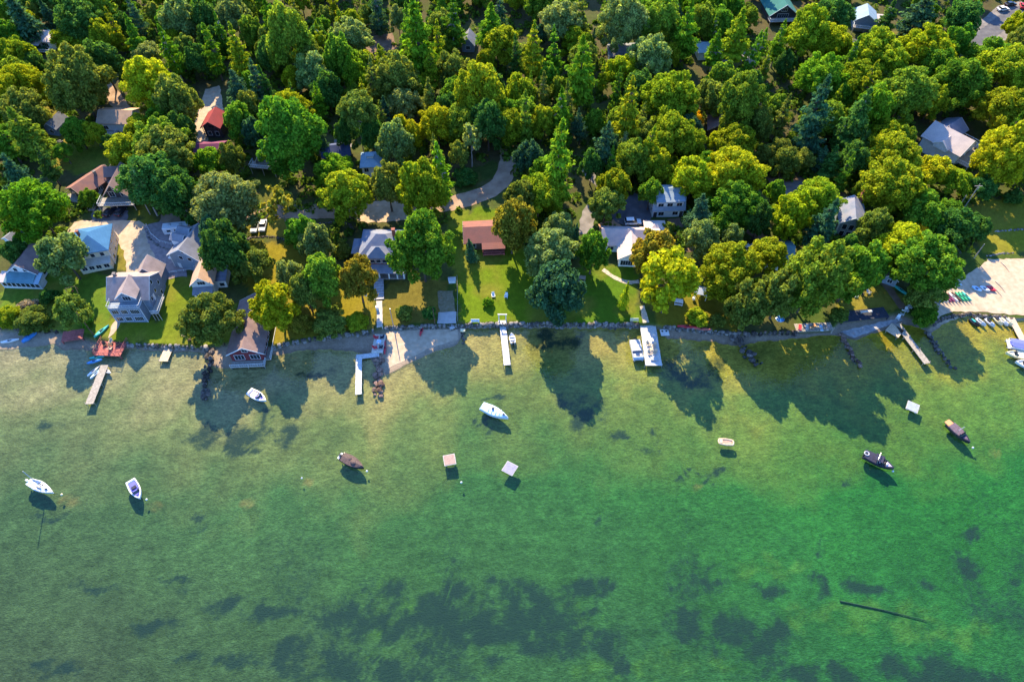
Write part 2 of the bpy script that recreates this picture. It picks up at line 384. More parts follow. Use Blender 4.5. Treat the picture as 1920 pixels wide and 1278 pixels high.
# Schlick reflectance, the same from above and below (a Fresnel node would shut out the sun from below)
dt = N.new('ShaderNodeVectorMath'); dt.operation = 'DOT_PRODUCT'; L.new(geo.outputs['Incoming'], dt.inputs[0]); L.new(bp.outputs[0], dt.inputs[1])
def mth(op, a, b_):
    n_ = N.new('ShaderNodeMath'); n_.operation = op; n_.use_clamp = op in ('SUBTRACT', 'ADD')
    for k_, q_ in enumerate((a, b_)):
        if hasattr(q_, 'node'): L.new(q_, n_.inputs[k_])
        elif q_ is not None: n_.inputs[k_].default_value = q_
    return n_.outputs[0]
fr = mth('ADD', mth('MULTIPLY', mth('POWER', mth('SUBTRACT', 1.0, mth('ABSOLUTE', dt.outputs['Value'], None)), 5.0), .98), .02)
ms = N.new('ShaderNodeMixShader'); L.new(fr, ms.inputs[0]); L.new(tr.outputs[0], ms.inputs[1]); L.new(gl.outputs[0], ms.inputs[2]); L.new(ms.outputs[0], out.inputs['Surface'])
w = MB(); w.add([(-4000,-4000,0),(4000,-4000,0),(4000,124,0),(-4000,124,0)], [(0,1,2,3)])
water = w.build('water', wm); tag(water, kind='structure')

# --- flat things laid on the ground
def patch(name, pp, m, lift=.04, jit=.25, sub=2.0, worldpts=None, seed=1):
    rng = random.Random(seed)
    wp = worldpts or world_poly(pp)
    pts = []
    for i in range(len(wp)):
        a = Vector(wp[i]); b = Vector(wp[(i+1) % len(wp)]); n = max(1, int((b-a).length/1.0))
        for k in range(n):
            p = a.lerp(b, k/n); pts.append((p.x+rng.uniform(-jit, jit), p.y+rng.uniform(-jit, jit)))
    bm = bmesh.new(); vs = [bm.verts.new((x, y, 0)) for x, y in pts]; bm.faces.new(vs)
    bmesh.ops.triangulate(bm, faces=bm.faces[:])
    for _ in range(5):
        es = [e for e in bm.edges if e.calc_length() > sub]
        if not es: break
        bmesh.ops.subdivide_edges(bm, edges=es, cuts=1); bmesh.ops.triangulate(bm, faces=[f for f in bm.faces if len(f.verts) > 3])
    for v in bm.verts: v.co.z = H1(v.co.x, v.co.y)+lift
    bmesh.ops.recalc_face_normals(bm, faces=bm.faces[:])
    for f in bm.faces:
        if f.normal.z < 0: f.normal_flip()
    me = bpy.data.meshes.new(name); bm.to_mesh(me); bm.free(); me.materials.append(m)
    o = bpy.data.objects.new(name, me); COL.objects.link(o); return tag(o, kind='structure')
def ribbon(name, pp, wid, m, lift=.05, jit=.25, seed=1):
    wp = [Vector(p) for p in world_poly(pp)]
    # round the line off
    for _ in range(2):
        q = [wp[0]]
        for i in range(len(wp)-1): q += [wp[i].lerp(wp[i+1], .25), wp[i].lerp(wp[i+1], .75)]
        wp = q+[wp[-1]]
    Lp, Rp = [], []
    for i, p in enumerate(wp):
        d = (wp[min(i+1, len(wp)-1)]-wp[max(i-1, 0)]).normalized(); n = Vector((-d.y, d.x))
        Lp.append(tuple(p+n*wid/2)); Rp.append(tuple(p-n*wid/2))
    return patch(name, None, m, lift, jit, worldpts=Lp+Rp[::-1], seed=seed)
SANDM = mat('beach_sand', (.40,.29,.20), .95, .1, .8, rgb2=(.54,.41,.30), spec=.1, detail=6)
DIRTM = mat('packed_dirt', (.27,.17,.115), .95, .1, .35, rgb2=(.44,.30,.205), spec=.1, detail=6)
GRAVM = mat('grey_gravel', (.15,.135,.13), .95, .1, .5, rgb2=(.27,.24,.23), spec=.1, detail=7)
ASPHM = mat('worn_asphalt', (.085,.085,.10), .9, .1, .5, rgb2=(.14,.135,.15), spec=.15, detail=6)
PEBM = mat('pebbles', (.22,.21,.22), .95, .1, 1.3, rgb2=(.42,.39,.38), spec=.1, detail=8)
EARTHM = mat('bare_reddish_earth', (.14,.085,.06), .95, .1, .4, rgb2=(.24,.16,.11), spec=.1, detail=6)
PATHM = mat('stepping_stones', (.34,.29,.24), .9, .1, 1.8, rgb2=(.62,.52,.42), spec=.1, detail=5)
ribbon('road', [(300,412),(360,404),(420,400),(480,398),(560,396),(640,396),(720,396),(800,390),(850,381),(905,366),(938,345),(952,318),(956,290),(950,250)], 5.8, DIRTM, seed=2)
patch('road_verge', [(668,378),(765,374),(770,412),(690,418),(664,410)], SANDM, .08, seed=3)
patch('sandy_driveway', [(122,440),(140,415),(200,412),(262,414),(285,430),(292,452),(300,470),(285,520),(240,520),(232,470),(212,440),(165,446)], SANDM, .05, seed=4)
patch('paved_yard', [(270,424),(300,416),(330,420),(352,445),(350,470),(350,518),(312,524),(292,516),(290,478),(276,450)], mat('pinkish_pavers', (.22,.18,.18), .9, .1, 1.1, rgb2=(.34,.27,.27), spec=.1), .08, seed=5)
patch('car_park', [(172,398),(190,388),(240,395),(240,412),(172,416)], ASPHM, .07, seed=6)
ribbon('driveway', [(1088,300),(1110,330),(1138,352),(1122,378),(1102,402),(1098,440)], 4.0, GRAVM, .06, seed=7)
patch('asphalt_yard', [(1165,372),(1190,362),(1218,378),(1222,408),(1205,424),(1172,424),(1140,412)], ASPHM, .06, seed=8)
patch('brick_patio', [(1122,420),(1150,412),(1166,424),(1150,446),(1124,446)], mat('orange_pavers', (.50,.27,.16), .9, .15, 1.5), .08, seed=9)
patch('gravel_court', [(1140,430),(1170,424),(1212,428),(1212,462),(1140,462)], PEBM, .05, seed=10)
ribbon('dirt_track', [(1370,405),(1400,425),(1440,455),(1490,492),(1530,520)], 4.0, EARTHM, .06, seed=11)
ribbon('garden_slope', [(1262,410),(1275,440),(1300,470)], 4.0, EARTHM, .05, seed=12)
patch('gravel_pad', [(1460,348),(1485,338),(1522,344),(1530,360),(1500,378),(1466,374)], GRAVM, .06, seed=13)
ribbon('curved_track', [(1440,340),(1500,336),(1556,350),(1590,372),(1608,410)], 2.4, EARTHM, .05, seed=14)
ribbon('upper_road', [(1540,70),(1610,84),(1680,88),(1760,88),(1820,82),(1856,62),(1885,36),(1930,16),(1990,0)], 6.0, ASPHM, .08, seed=15)
patch('gravel_turnout', [(1800,82),(1812,56),(1850,30),(1870,12),(1920,2),(1960,10),(1915,42),(1882,84),(1840,92)], GRAVM, .06, seed=16)
patch('yard_dirt', [(385,168),(412,160),(420,215),(395,240),(388,282),(366,286),(362,240),(374,200)], SANDM, .05, seed=17)
ribbon('woodland_track', [(196,160),(212,178),(226,200),(240,212)], 4.5, DIRTM, .05, seed=18)
patch('sandy_clearing', [(74,182),(100,180),(112,192),(80,196)], SANDM, .05, seed=19)
ribbon('forest_lane', [(1300,195),(1318,168),(1345,158),(1372,150)], 5.0, EARTHM, .05, seed=20)
patch('grey_clearing', [(1300,95),(1330,88),(1420,100),(1420,118),(1330,116)], GRAVM, .05, seed=21)
patch('forest_clearing', [(625,262),(655,256),(660,275),(632,284)], GRAVM, .05, seed=22)
patch('leaf_litter_clearing', [(680,70),(735,62),(745,92),(690,102)], EARTHM, .05, seed=23)
patch('beach', [(1760,552),(1800,520),(1838,500),(1852,486),(1930,484),(2060,488),(2060,598),(1900,590),(1826,584),(1788,584),(1758,596),(1742,606),(1730,596)], SANDM, .05, seed=24)
patch('boat_ramp', [(822,586),(856,584),(855,606),(820,607)], mat('concrete', (.42,.39,.38), .9, .1, .8), .06, .08, seed=25)
ribbon('gravel_strip', [(836,545),(838,586)], 4.0, mat('thin_gravelly_grass', (.16,.13,.06), .95, .3, 1.5, rgb2=(.26,.21,.14)), .04, seed=26)
patch('sandy_shore', [(724,622),(800,617),(858,617),(858,636),(800,655),(752,680),(728,690)], SANDM, .05, .15, seed=27)
patch('garden_path', [(1200,574),(1208,572),(1218,604),(1206,606)], PATHM, .05, .12, seed=28)
ribbon('side_path', [(1130,505),(1150,520),(1175,530),(1198,528)], 1.2, PATHM, .05, .12, seed=29)
patch('sandy_path', [(208,612),(218,600),(226,606),(214,625),(203,635)], SANDM, .05, .15, seed=30)
patch('pebble_shore', [(1576,622),(1650,604),(1690,596),(1692,601),(1655,614),(1600,634)], PEBM, .05, .15, seed=31)
patch('steep_dirt', [(1650,530),(1664,528),(1694,570),(1700,582),(1690,584)], EARTHM, .06, .15, seed=32)
# ------------------------------------------------------------------ houses
class House:
    """local frame: x to the right, y away from the lake, z up; front wall faces -y"""
    def __init__(s, name, px, py, yaw, label, cat='house', dz=0.0, loc=None):
        p = loc or at(px, py); s.o = empty(name, (p.x, p.y, p.z+dz), R(yaw), label, cat)
    def wall(s, x0, x1, y0, y1, z0, z1, m, rise=0, axis='x', name='wall'):
        b = MB()
        if rise and axis == 'x': b.prism([(y0,z0),(y1,z0),(y1,z1),((y0+y1)/2,z1+rise),(y0,z1)], x0, x1, 'x')
        elif rise: b.prism([(x0,z0),(x1,z0),(x1,z1),((x0+x1)/2,z1+rise),(x0,z1)], y0, y1, 'y')
        else: b.box(x0, x1, y0, y1, z0, z1)
        return b.build(name, m, s.o)
    def gable(s, x0, x1, y0, y1, z, rise, m, axis='x', ov=.45, th=.2, trim=WHITE, name='roof'):
        """two pitched slabs over a ridge, with barge boards"""
        b = MB()
        a0, a1, c0, c1 = (y0, y1, x0, x1) if axis == 'x' else (x0, x1, y0, y1)
        mid = (a0+a1)/2; sl = rise/(mid-a0); e = ov*sl; lf = .05
        prof = [(a0-ov, z-e+lf), (mid, z+rise+lf), (a1+ov, z-e+lf), (a1+ov, z-e+lf+th), (mid, z+rise+lf+th), (a0-ov, z-e+lf+th)]
        b.prism([prof[i] for i in (0,1,4,5)], c0-ov, c1+ov, 'x' if axis == 'x' else 'y')
        b.prism([prof[i] for i in (1,2,3,4)], c0-ov, c1+ov, 'x' if axis == 'x' else 'y')
        r = b.build(name, m, s.o)
        if trim:
            for c in (c0-ov-.06, c1+ov+.002):
                t = MB()
                for q in ((0,1,4,5), (1,2,3,4)):
                    pr = [prof[i] for i in q]; pr = [(p_[0], p_[1]-(.08 if k in (0,1) else -.03)) for k, p_ in enumerate(pr)]
                    t.prism(pr, c, c+.058, 'x' if axis == 'x' else 'y')
                t.build('barge_board', trim, r)
        return r
    def hip(s, x0, x1, y0, y1, z, rise, m, ov=.5, th=.18, ridge=None, name='roof'):
        x0 -= ov; x1 += ov; y0 -= ov; y1 += ov; w = x1-x0; d = y1-y0
        if ridge is None: ridge = max(w, d)-min(w, d)+.3
        cx, cy = (x0+x1)/2, (y0+y1)/2
        A, B = ((cx-ridge/2, cy), (cx+ridge/2, cy)) if w >= d else ((cx, cy-ridge/2), (cx, cy+ridge/2))
        v = [(x0,y0,z),(x1,y0,z),(x1,y1,z),(x0,y1,z),(x0,y0,z+th),(x1,y0,z+th),(x1,y1,z+th),(x0,y1,z+th),(*A,z+rise+th),(*B,z+rise+th)]
        f = [(0,3,2,1),(0,1,5,4),(1,2,6,5),(2,3,7,6),(3,0,4,7)]
        f += [(4,5,9,8),(5,6,9),(6,7,8,9),(7,4,8)] if w >= d else [(4,5,8),(5,6,9,8),(6,7,9),(7,4,8,9)]
        return MB().add(v, f).build(name, m, s.o)
    def shed(s, x0, x1, y0, y1, z0, z1, m, th=.16, name='roof', parent=None):
        """single slope from z0 at y0 up to z1 at y1"""
        return MB().prism([(y0,z0),(y1,z1),(y1,z1+th),(y0,z0+th)], x0, x1, 'x').build(name, m, parent or s.o)
    def win(s, side, pos, u, z, w=1.0, h=1.3, frame=WHITE, n=1, pane=GLASS):
        """a window on a wall: side f/b (plane y=pos) or l/r (plane x=pos), centre u, sill z; n lights side by side"""
        g = MB(); f = MB(); t = .09; e = .05
        sg = {'f': -1, 'b': 1, 'l': -1, 'r': 1}[side]
        def bx(mb, u0, u1, z0, z1, d0, d1):
            a, b = sorted((pos+sg*d0, pos+sg*d1))
            if side in 'fb': mb.box(u0, u1, a, b, z0, z1)
            else: mb.box(a, b, u0, u1, z0, z1)
        bx(g, u-w/2, u+w/2, z, z+h, .003, .03)
        bx(f, u-w/2-t, u+w/2+t, z-t, z-.002, .003, e+.03); bx(f, u-w/2-t, u+w/2+t, z+h+.002, z+h+t, .003, e)
        for k in range(n+1):
            c = u-w/2+w*k/n; tt = t if k in (0, n) else t*.5
            c0 = c-t if k == 0 else (c+.002 if k == n else c-tt/2); c1 = c-.002 if k == 0 else (c+t if k == n else c+tt/2)
            bx(f, c0, c1, z+.002 if 0 < k < n else z-.001, z+h-.002 if 0 < k < n else z+h+.001, .032 if 0 < k < n else .004, e)
        p = g.build('window', pane, s.o); f.build('frame', frame, p); return p
    def door(s, side, pos, u, z, w=1.0, h=2.1, m=WHITE):
        sg = -1 if side in 'fl' else 1; b = MB(); k = MB(); a0, a1 = sorted((pos+sg*.003, pos+sg*.06)); c0, c1 = sorted((pos+sg*.062, pos+sg*.12))
        if side in 'fb': b.box(u-w/2, u+w/2, a0, a1, z, z+h); k.box(u+w*.34, u+w*.42, c0, c1, z+h*.46, z+h*.52)
        else: b.box(a0, a1, u-w/2, u+w/2, z, z+h); k.box(c0, c1, u+w*.34, u+w*.42, z+h*.46, z+h*.52)
        d = b.build('door', m, s.o); k.build('handle', METAL, d); return d
    def chimney(s, x, y, z0, z1, m=BRICK, w=.7, roof=None):
        b = MB().box(x-w/2, x+w/2, y-w/2, y+w/2, z0, z1).box(x-w/2-.08, x+w/2+.08, y-w/2-.08, y+w/2+.08, z1+.002, z1+.18); return b.build('chimney', m, roof or s.o)
    def corner(s, x0, x1, y0, y1, z0, z1, m=WHITE, w=.14):
        for x, y in ((x0,y0),(x1,y0),(x0,y1),(x1,y1)): MB().box(x-w/2, x+w/2, y-w/2, y+w/2, z0, z1).build('corner_board', m, s.o)
    def deck(s, x0, x1, y0, y1, z, m=WOOD, rail=WHITE, posts=True, name='deck', sides='flr', drop=None, parent=None):
        b = MB(); n = max(2, int((x1-x0)/.3)); w = (x1-x0)/n
        for i in range(n): b.box(x0+i*w+.012, x0+(i+1)*w-.012, y0, y1, z-.08, z)
        b.box(x0, x1, y0+.02, y1-.02, z-.26, z-.082)
        if posts:
            for x in (x0+.12, (x0+x1)/2, x1-.12): b.box(x-.08, x+.08, y0+.1, y0+.26, -(drop or 1.5), z-.262)
        d = b.build(name, m, parent or s.o)
        if rail:
            r = MB(); hh = 1.0
            segs = []
            if 'f' in sides: segs.append(((x0,y0),(x1,y0)))
            if 'b' in sides: segs.append(((x0,y1),(x1,y1)))
            if 'l' in sides: segs.append(((x0,y0),(x0,y1)))
            if 'r' in sides: segs.append(((x1,y0),(x1,y1)))
            for (ax, ay), (bx_, by) in segs:
                r.tube((ax,ay,z+hh), (bx_,by,z+hh), .06, n=6); r.tube((ax,ay,z+.12), (bx_,by,z+.12), .04, n=6)
                k = max(1, int(math.hypot(bx_-ax, by-ay)/.55))
                for i in range(k+1):
                    q = i/k; big = i % 4 == 0 or i == k; r.tube((ax+(bx_-ax)*q, ay+(by-ay)*q, z+.002), (ax+(bx_-ax)*q, ay+(by-ay)*q, z+hh+(.1 if big else 0)), .055 if big else .025, n=5)
            r.build('railing', rail, d)
        return d
    def steps(s, x0, x1, y0, y1, z0, z1, m=WOOD, n=6, name='stairs'):
        b = MB()
        for i in range(n):
            a = y0+(y1-y0)*i/n; c = y0+(y1-y0)*(i+1)/n; zz = z0+(z1-z0)*(i+1)/n
            b.box(x0, x1, min(a,c), max(a,c), min(z0, zz)-.4, zz)
        return b.build(name, m, s.o)
    def posts(s, pts, z0, z1, m=WHITE, w=.16, name='porch_post'):
        for x, y in pts: MB().box(x-w/2, x+w/2, y-w/2, y+w/2, z0, z1).build(name, m, s.o)
RF_TAUPE = roofmat('taupe_shingles', (.36,.28,.26)); RF_GREY = roofmat('grey_shingles', (.25,.25,.28)); RF_SLATE = roofmat('slate_blue_shingles', (.15,.18,.25), (.25,.24,.28))
RF_BLUE = roofmat('blue_metal_roofing', (.04,.13,.26), (.052,.16,.31)); RF_TEAL = roofmat('teal_shingles', (.13,.25,.29)); RF_RUST = roofmat('rust_brown_shingles', (.30,.14,.10), (.20,.11,.10))
RF_BROWN = roofmat('brown_shingles', (.20,.13,.125), (.27,.185,.165)); RF_TAN = roofmat('tan_shingles', (.56,.36,.24), (.42,.28,.20)); RF_RED = roofmat('red_metal_roofing', (.30,.05,.05), (.24,.045,.045))
RF_PINK = roofmat('pinkish_shingles', (.55,.42,.38), (.42,.34,.34)); RF_PURP = roofmat('plum_metal_roofing', (.20,.055,.11), (.15,.045,.09)); RF_NAVY = roofmat('dark_blue_roofing', (.05,.065,.14), (.09,.11,.2))
RF_LBLUE = roofmat('pale_blue_roofing', (.28,.38,.46), (.22,.31,.38)); RF_GREEN = roofmat('green_metal_roofing', (.03,.13,.12), (.045,.17,.15)); RF_PALE = roofmat('pale_shingles', (.56,.46,.42), (.46,.38,.36))
RF_SALMON = roofmat('salmon_red_shingles', (.27,.11,.09), (.21,.10,.085))

# 1 large grey house on the lawn by the red deck
h = House('house', 250, 604, 2, 'large grey clapboard house with white trim, taupe gables and stacked glazed porches')
h.wall(-4.9,4.7,0,3.2,-1,5.6,GREYWALL); h.corner(-4.9,4.7,0,3.2,-1,5.62)
h.deck(-4.95,4.75,-.05,3.15,5.9,RFX:=mat('grey_deck_boards',(.26,.29,.33),.8,.1,2),WHITE,False,'balcony','flr')
h.wall(-5.6,6.6,3.2,14.6,-1,6.2,GREYWALL,3.4,'x'); r1 = h.gable(-5.6,6.6,3.2,14.6,6.2,3.4,RF_TAUPE)
h.wall(-1.9,3.7,2.4,8.6,6.0,8.0,GREYWALL,2.1,'y',name='dormer'); h.gable(-1.9,3.7,2.2,8.8,8.0,2.1,RF_TAUPE,'y',.5,name='dormer_roof')
h.wall(-1.4,6.2,14.6,20,-1,4.4,GREYWALL,3.6,'y'); h.gable(-1.4,6.2,14.7,20,4.4,3.6,RF_TAUPE,'y')
for z in (.7,3.6):
    for u, n in ((-3.4,3),(-.6,4),(2.6,5)): h.win('f',0,u,z,1.9 if n<5 else 2.6,1.5,n=n)
h.win('f',2.4,.9,6.7,2.4,1.4,n=3); h.win('f',2.4,.9,8.8,.8,.7)
for y_, z in ((5,1),(8,1),(11,1),(5,4),(8.5,4),(12,4),(8.9,7)): h.win('r',6.6,y_,z,1.0,1.3)
for y_ in (5,9,12): h.win('l',-5.6,y_,4,1,1.2)
h.o.scale = (.82,.82,.95); h.deck(6.75,9.0,.5,7.5,2.9,WOOD,WHITE,True,'deck','fr'); h.door('r',6.6,6.4,2.95); h.chimney(-4,10,6.5,10.2,STONE,.8,r1)
# 2 blue roof, cream walls
h = House('house', 186, 508, 14, 'cream clapboard house under a bright blue metal roof')
h.wall(-4.6,4.2,1.8,11.5,-1,5.4,CREAM); h.corner(-4.6,4.2,1.8,11.5,-1,5.42); h.hip(-4.6,4.2,1.8,11.5,5.45,2.3,RF_BLUE)
h.wall(-4.2,3.8,0,1.8,-1,2.5,CREAM); h.shed(-4.5,4.1,-.4,1.79,2.5,3.2,roofmat('cream_roof_boards',(.5,.47,.42)),name='porch_roof')
for u in (-3,-1.2,.6,2.6): h.win('f',0,u,.9,1.3,1.2,n=2)
for u in (-2.6,0,2.4): h.win('f',1.8,u,3.6,1,1.2)
for y_, z in ((3.4,.8),(6.5,.8),(9.6,.8),(3.4,3.6),(6.5,3.6),(9.6,3.6)): h.win('r',4.2,y_,z,1,1.3)
h.chimney(-3,8,5.6,8.1,BRICK,.6)
# 3 white house with teal sun porch
h = House('house', 46, 541, -4, 'white cottage with a greyish brown gable roof and a teal-roofed sun porch')
h.wall(-3.9,3.9,2.6,12.4,-1,3.6,WHITE,2.9,'y'); h.gable(-3.9,3.9,2.6,12.4,3.6,2.9,RF_BROWN,'y')
h.wall(-5.6,5.2,0,2.6,-1,2.5,WHITE); h.shed(-4.1,4.0,-.5,2.55,2.55,3.6,RF_TEAL,name='porch_roof')
h.shed(-5.9,-4.15,-.5,2.9,2.5,3.3,RF_PALE,name='side_roof'); h.shed(4.05,5.5,-.5,2.9,2.5,3.3,RF_LBLUE,name='side_roof')
for i in range(8): h.win('f',0,-4.7+i*1.3,.8,1.05,1.3)
h.win('f',2.6,-1.3,4.0,1,1.1); h.win('f',2.6,1.3,4.0,1,1.1)
for y_ in (5,8,11): h.win('r',3.9,y_,1,1,1.3)
h.door('r',5.2,1.3,-.1)
# 4 little shed far left
h = House('shed', 24, 462, -24, 'small grey-roofed shed with a white door at the left edge', 'shed')
h.wall(-2,2,0,4,-.5,2.3,WHITE,1.2,'y'); h.gable(-2,2,0,4,2.3,1.2,RF_GREY,'y',.3); h.door('f',0,0,0); h.win('r',2,2,.9,1.1,1)
# 5 blue-grey garage house
h = House('house', 358, 506, -14, 'blue-grey house with a broad grey roof, white dormers and a white garage door')
h.wall(-4.6,4.4,0,9.5,-1,5,BLUEGREYWALL,3.0,'y'); rr = h.gable(-4.6,4.4,0,9.5,5,3.0,RF_GREY,'y',.5); h.corner(-4.6,4.4,0,9.5,-1,5.0)
for u, z in ((-1.2,3.9),(1.4,3.9),(2.2,.9)): h.win('f',0,u,z,1.1,1.1)
h.win('f',0,.2,6.3,.9,.9); h.door('f',0,-2.8,-.1,1,2.1)
h.wall(-5.3,-2.2,3.5,6.1,5.0,6.9,WHITE,.8,'x','dormer'); h.gable(-5.3,-2.0,3.5,6.1,6.9,.8,RF_GREY,'x',.25,name='dormer_roof'); h.win('l',-5.3,4.8,5.5,1.2,1)
h.wall(-5.3,-2.2,6.6,9.0,5.0,6.9,WHITE,.8,'x','dormer'); h.gable(-5.3,-2.0,6.6,9.0,6.9,.8,RF_GREY,'x',.25,name='dormer_roof'); h.win('l',-5.3,7.8,5.5,1.2,1)
MB().box(-4.75,-4.62,4,7.5,-.1,2.4).build('garage_door', WHITE, h.o); MB().box(-6.2,-4.63,.5,3,2.4,2.65).build('canopy', WHITE, h.o)
# 6 white cottage with tan roof
h = House('house', 386, 562, 5, 'narrow white cottage with a tan gable roof and a small grey porch roof')
h.wall(-2.7,2.7,1.8,11.5,-1,4.2,WHITE,2.4,'y'); h.gable(-2.7,2.7,1.8,11.5,4.2,2.4,RF_TAN,'y',.4)
h.wall(-2.3,2.3,0,1.8,-1,2.4,WHITE); h.shed(-2.6,2.6,-.4,1.79,2.4,3.1,RF_GREY,name='porch_roof'); h.win('f',1.8,0,4.0,1.9,1.1,n=3); h.win('f',0,-1.1,.8,1.4,1.2,n=2); h.win('f',0,1.1,.8,1.4,1.2,n=2)
h.wall(2.7,5.2,4,9,-1,2.8,WHITE); h.shed(2.65,5.5,3.7,9.3,2.82,3.4,RF_SLATE,name='side_roof'); h.win('f',4,4,.8,1.2,1.1)
for y_ in (4,7,10): h.win('l',-2.7,y_,1.2,1,1.3)
# 7 red boathouse over the water
h = House('boathouse', 468, 681, 3, 'dark red boathouse with a brown hipped-gable roof standing over the water', 'boathouse', loc=Vector((*at_z(468,681,0),0.0)))
h.wall(-4,4,.4,17,.75,4.0,REDWALL,2.3,'y'); rr = h.gable(-4,4,.4,17,4.0,2.3,RF_BROWN,'y',.6); h.chimney(-.9,8,5.4,7.4,BRICK,.6,rr)
for u in (-1.9,1.9): h.win('f',.4,u,1.3,2.3,1.7,n=3)
h.win('f',.4,0,4.2,1.3,.9,n=2)
for i in range(6): h.win('r',4,2+i*2.3,1.5,1.5,1.4)
h.deck(-4.2,4.2,-1.6,.35,.75,WOOD,WHITE,True,'deck','fr',1.2); h.deck(4.05,5.4,.4,12,.75,WOOD,WHITE,False,'side_deck','r')
h.posts([(-3.8,1),(0,1),(3.8,1),(-3.8,6),(3.8,6),(-3.8,-1.3),(3.8,-1.3)],-1.2,.74,DARKWALL,.3,'piling')
# 8 rusty-roofed cabin
h = House('cabin', 150, 373, -30, 'long cabin with a weathered rust-brown roof beside the yellow-green maple', 'cabin')
h.wall(-3.7,3.7,0,12,-1,3,BROWNWALL,1.9,'y'); rr = h.gable(-3.7,3.7,0,12,3,1.9,RF_RUST,'y',.6,trim=TANWOOD); h.chimney(1,8,4.2,5.9,STONE,.7,rr); h.o.scale = (.92,.92,.92)
for y_ in (2.5,6,9.5): h.win('r',3.7,y_,1,1.3,1.2,n=2)
h.deck(-4.4,4.4,-2.4,-.05,.6,WOOD,WOOD,True,'deck'); h.win('f',0,-2,1,1.8,1.3,n=2); h.win('f',0,2,1,1.8,1.3,n=2); h.wall(3.7,6,9,12,-1,2.3,WHITE,name='lean_to')
# 9 steep cabin with the deck
h = House('cabin', 226, 392, 3, 'steep brown-roofed cabin with a raised deck above two dark cars', 'cabin')
h.wall(-3.3,3.3,2.5,11,-1,4.2,DARKWALL,3.6,'y'); rr = h.gable(-3.3,3.3,1.4,11,4.2,3.6,RF_BROWN,'y',.6,trim=WOOD)
h.deck(-5,5.2,-1.2,2.45,2.4,WOOD,WHITE,True,'deck','flr',1.5); h.win('f',2.5,-1.6,2.7,1.5,1.8,n=2); h.win('f',2.5,1.6,2.7,1.5,1.8,n=2); h.win('f',2.5,0,5.2,1.5,1.2,n=2)
h.wall(-6,6.5,11,15,-1,3.6,BROWNWALL,1.6,'x'); h.gable(-6,6.5,11.1,15,3.6,1.6,RF_BROWN,'x',.5,trim=WOOD)
# 10 tan roof house
h = House('house', 220, 247, -2, 'pale house with a wide tan shingle roof and grey porch behind the clearing')
h.wall(-4.8,5.2,0,8,-1,3.2,WHITE,1.9,'x'); h.gable(-4.8,5.2,0,8,3.2,1.9,RF_TAN,'x',.5); h.win('f',0,3.6,.9,1.4,1.2,n=2); h.win('f',0,-3,.9,1.4,1.2,n=2); h.deck(-5,.6,-2.6,-.05,.5,WOOD,WHITE,True,'deck'); h.door('f',0,-.4,.5)
# 11 little grey house
h = House('house', 102, 254, -12, 'small grey hut with a pale roof ridge in the yellow grass at the left', 'hut')
h.wall(-2.1,2.1,0,6,-1,2.8,GREYWALL,1.8,'y'); h.gable(-2.1,2.1,0,6,2.8,1.8,RF_GREY,'y',.4); h.win('f',0,0,1,1.2,1.2,n=2)
# 12 white house top left
h = House('house', 76, 100, -6, 'white house with a low pale roof in the upper left wood')
h.wall(-4.2,4.2,2,9,-1,3.4,WHITE); h.hip(-4.2,4.2,2,9,3.45,1.5,RF_PALE); h.deck(-4.2,4.6,-1,1.95,1.1,WOOD,WHITE,True,'deck'); h.win('f',2,-2,1.4,2.2,1.4,n=3); h.win('f',2,2,1.4,2.2,1.4,n=3); h.shed(-4.4,1,-.4,1.95,3.0,3.3,RF_PALE,name='porch_roof')
# 13 red roof cabin and 14 plum roof below
h = House('cabin', 404, 258, -2, 'dark cabin under a bright red metal gable roof', 'cabin')
h.wall(-3,3.2,0,7.5,-1,5.0,DARKWALL,2.2,'y'); h.gable(-3,3.2,-.8,7.5,5.0,2.2,RF_RED,'y',.6,trim=DARKWALL); h.win('f',0,-1.3,1,1.2,1.6); h.win('f',0,1.3,1,1.2,1.6); h.win('f',0,0,4.2,2,1,frame=BROWNWALL,n=2); h.posts([(-2.8,-1),(2.8,-1)],-1,5.0,BROWNWALL); h.o.scale = (.88,.88,.88)
h = House('cabin', 396, 302, 4, 'low cabin with a plum-coloured metal roof below the red-roofed one', 'cabin')
h.wall(-4,4.2,0,6,-1,2.6,DARKWALL,1.4,'x'); h.gable(-4,4.2,0,6,2.6,1.4,RF_PURP,'x',.5,trim=DARKWALL); h.win('f',0,-1.5,.8,1.4,1.1); h.win('f',0,1.7,.8,1.4,1.1)
# 15 A-frame
h = House('house', 500, 322, -8, 'grey A-frame house with white rake boards and a front balcony among dark trees')
h.wall(-3.4,3.4,1,10,-1,1.8,GREYWALL,6.2,'y'); h.gable(-3.4,3.4,.4,10,1.8,6.2,RF_SLATE,'y',.4); h.win('f',1,-1,.3,1.4,1.7,n=2); h.win('f',1,1,.3,1.4,1.7,n=2); h.win('f',1,0,3.6,1.8,1.6,n=3); h.deck(-3.8,3.8,-2,.95,2.9,WOOD,WHITE,True,'balcony')
# 16 dark blue roof
h = House('cabin', 634, 306, 10, 'dark cabin with a plain dark blue roof half hidden by trees', 'cabin')
h.wall(-4,4,0,6,-1,2.8,DARKWALL,1.6,'x'); h.gable(-4,4,0,6,2.8,1.6,RF_NAVY,'x',.5,trim=DARKWALL); h.win('f',0,-2,.9,1.3,1.2); h.win('f',0,2,.9,1.3,1.2)
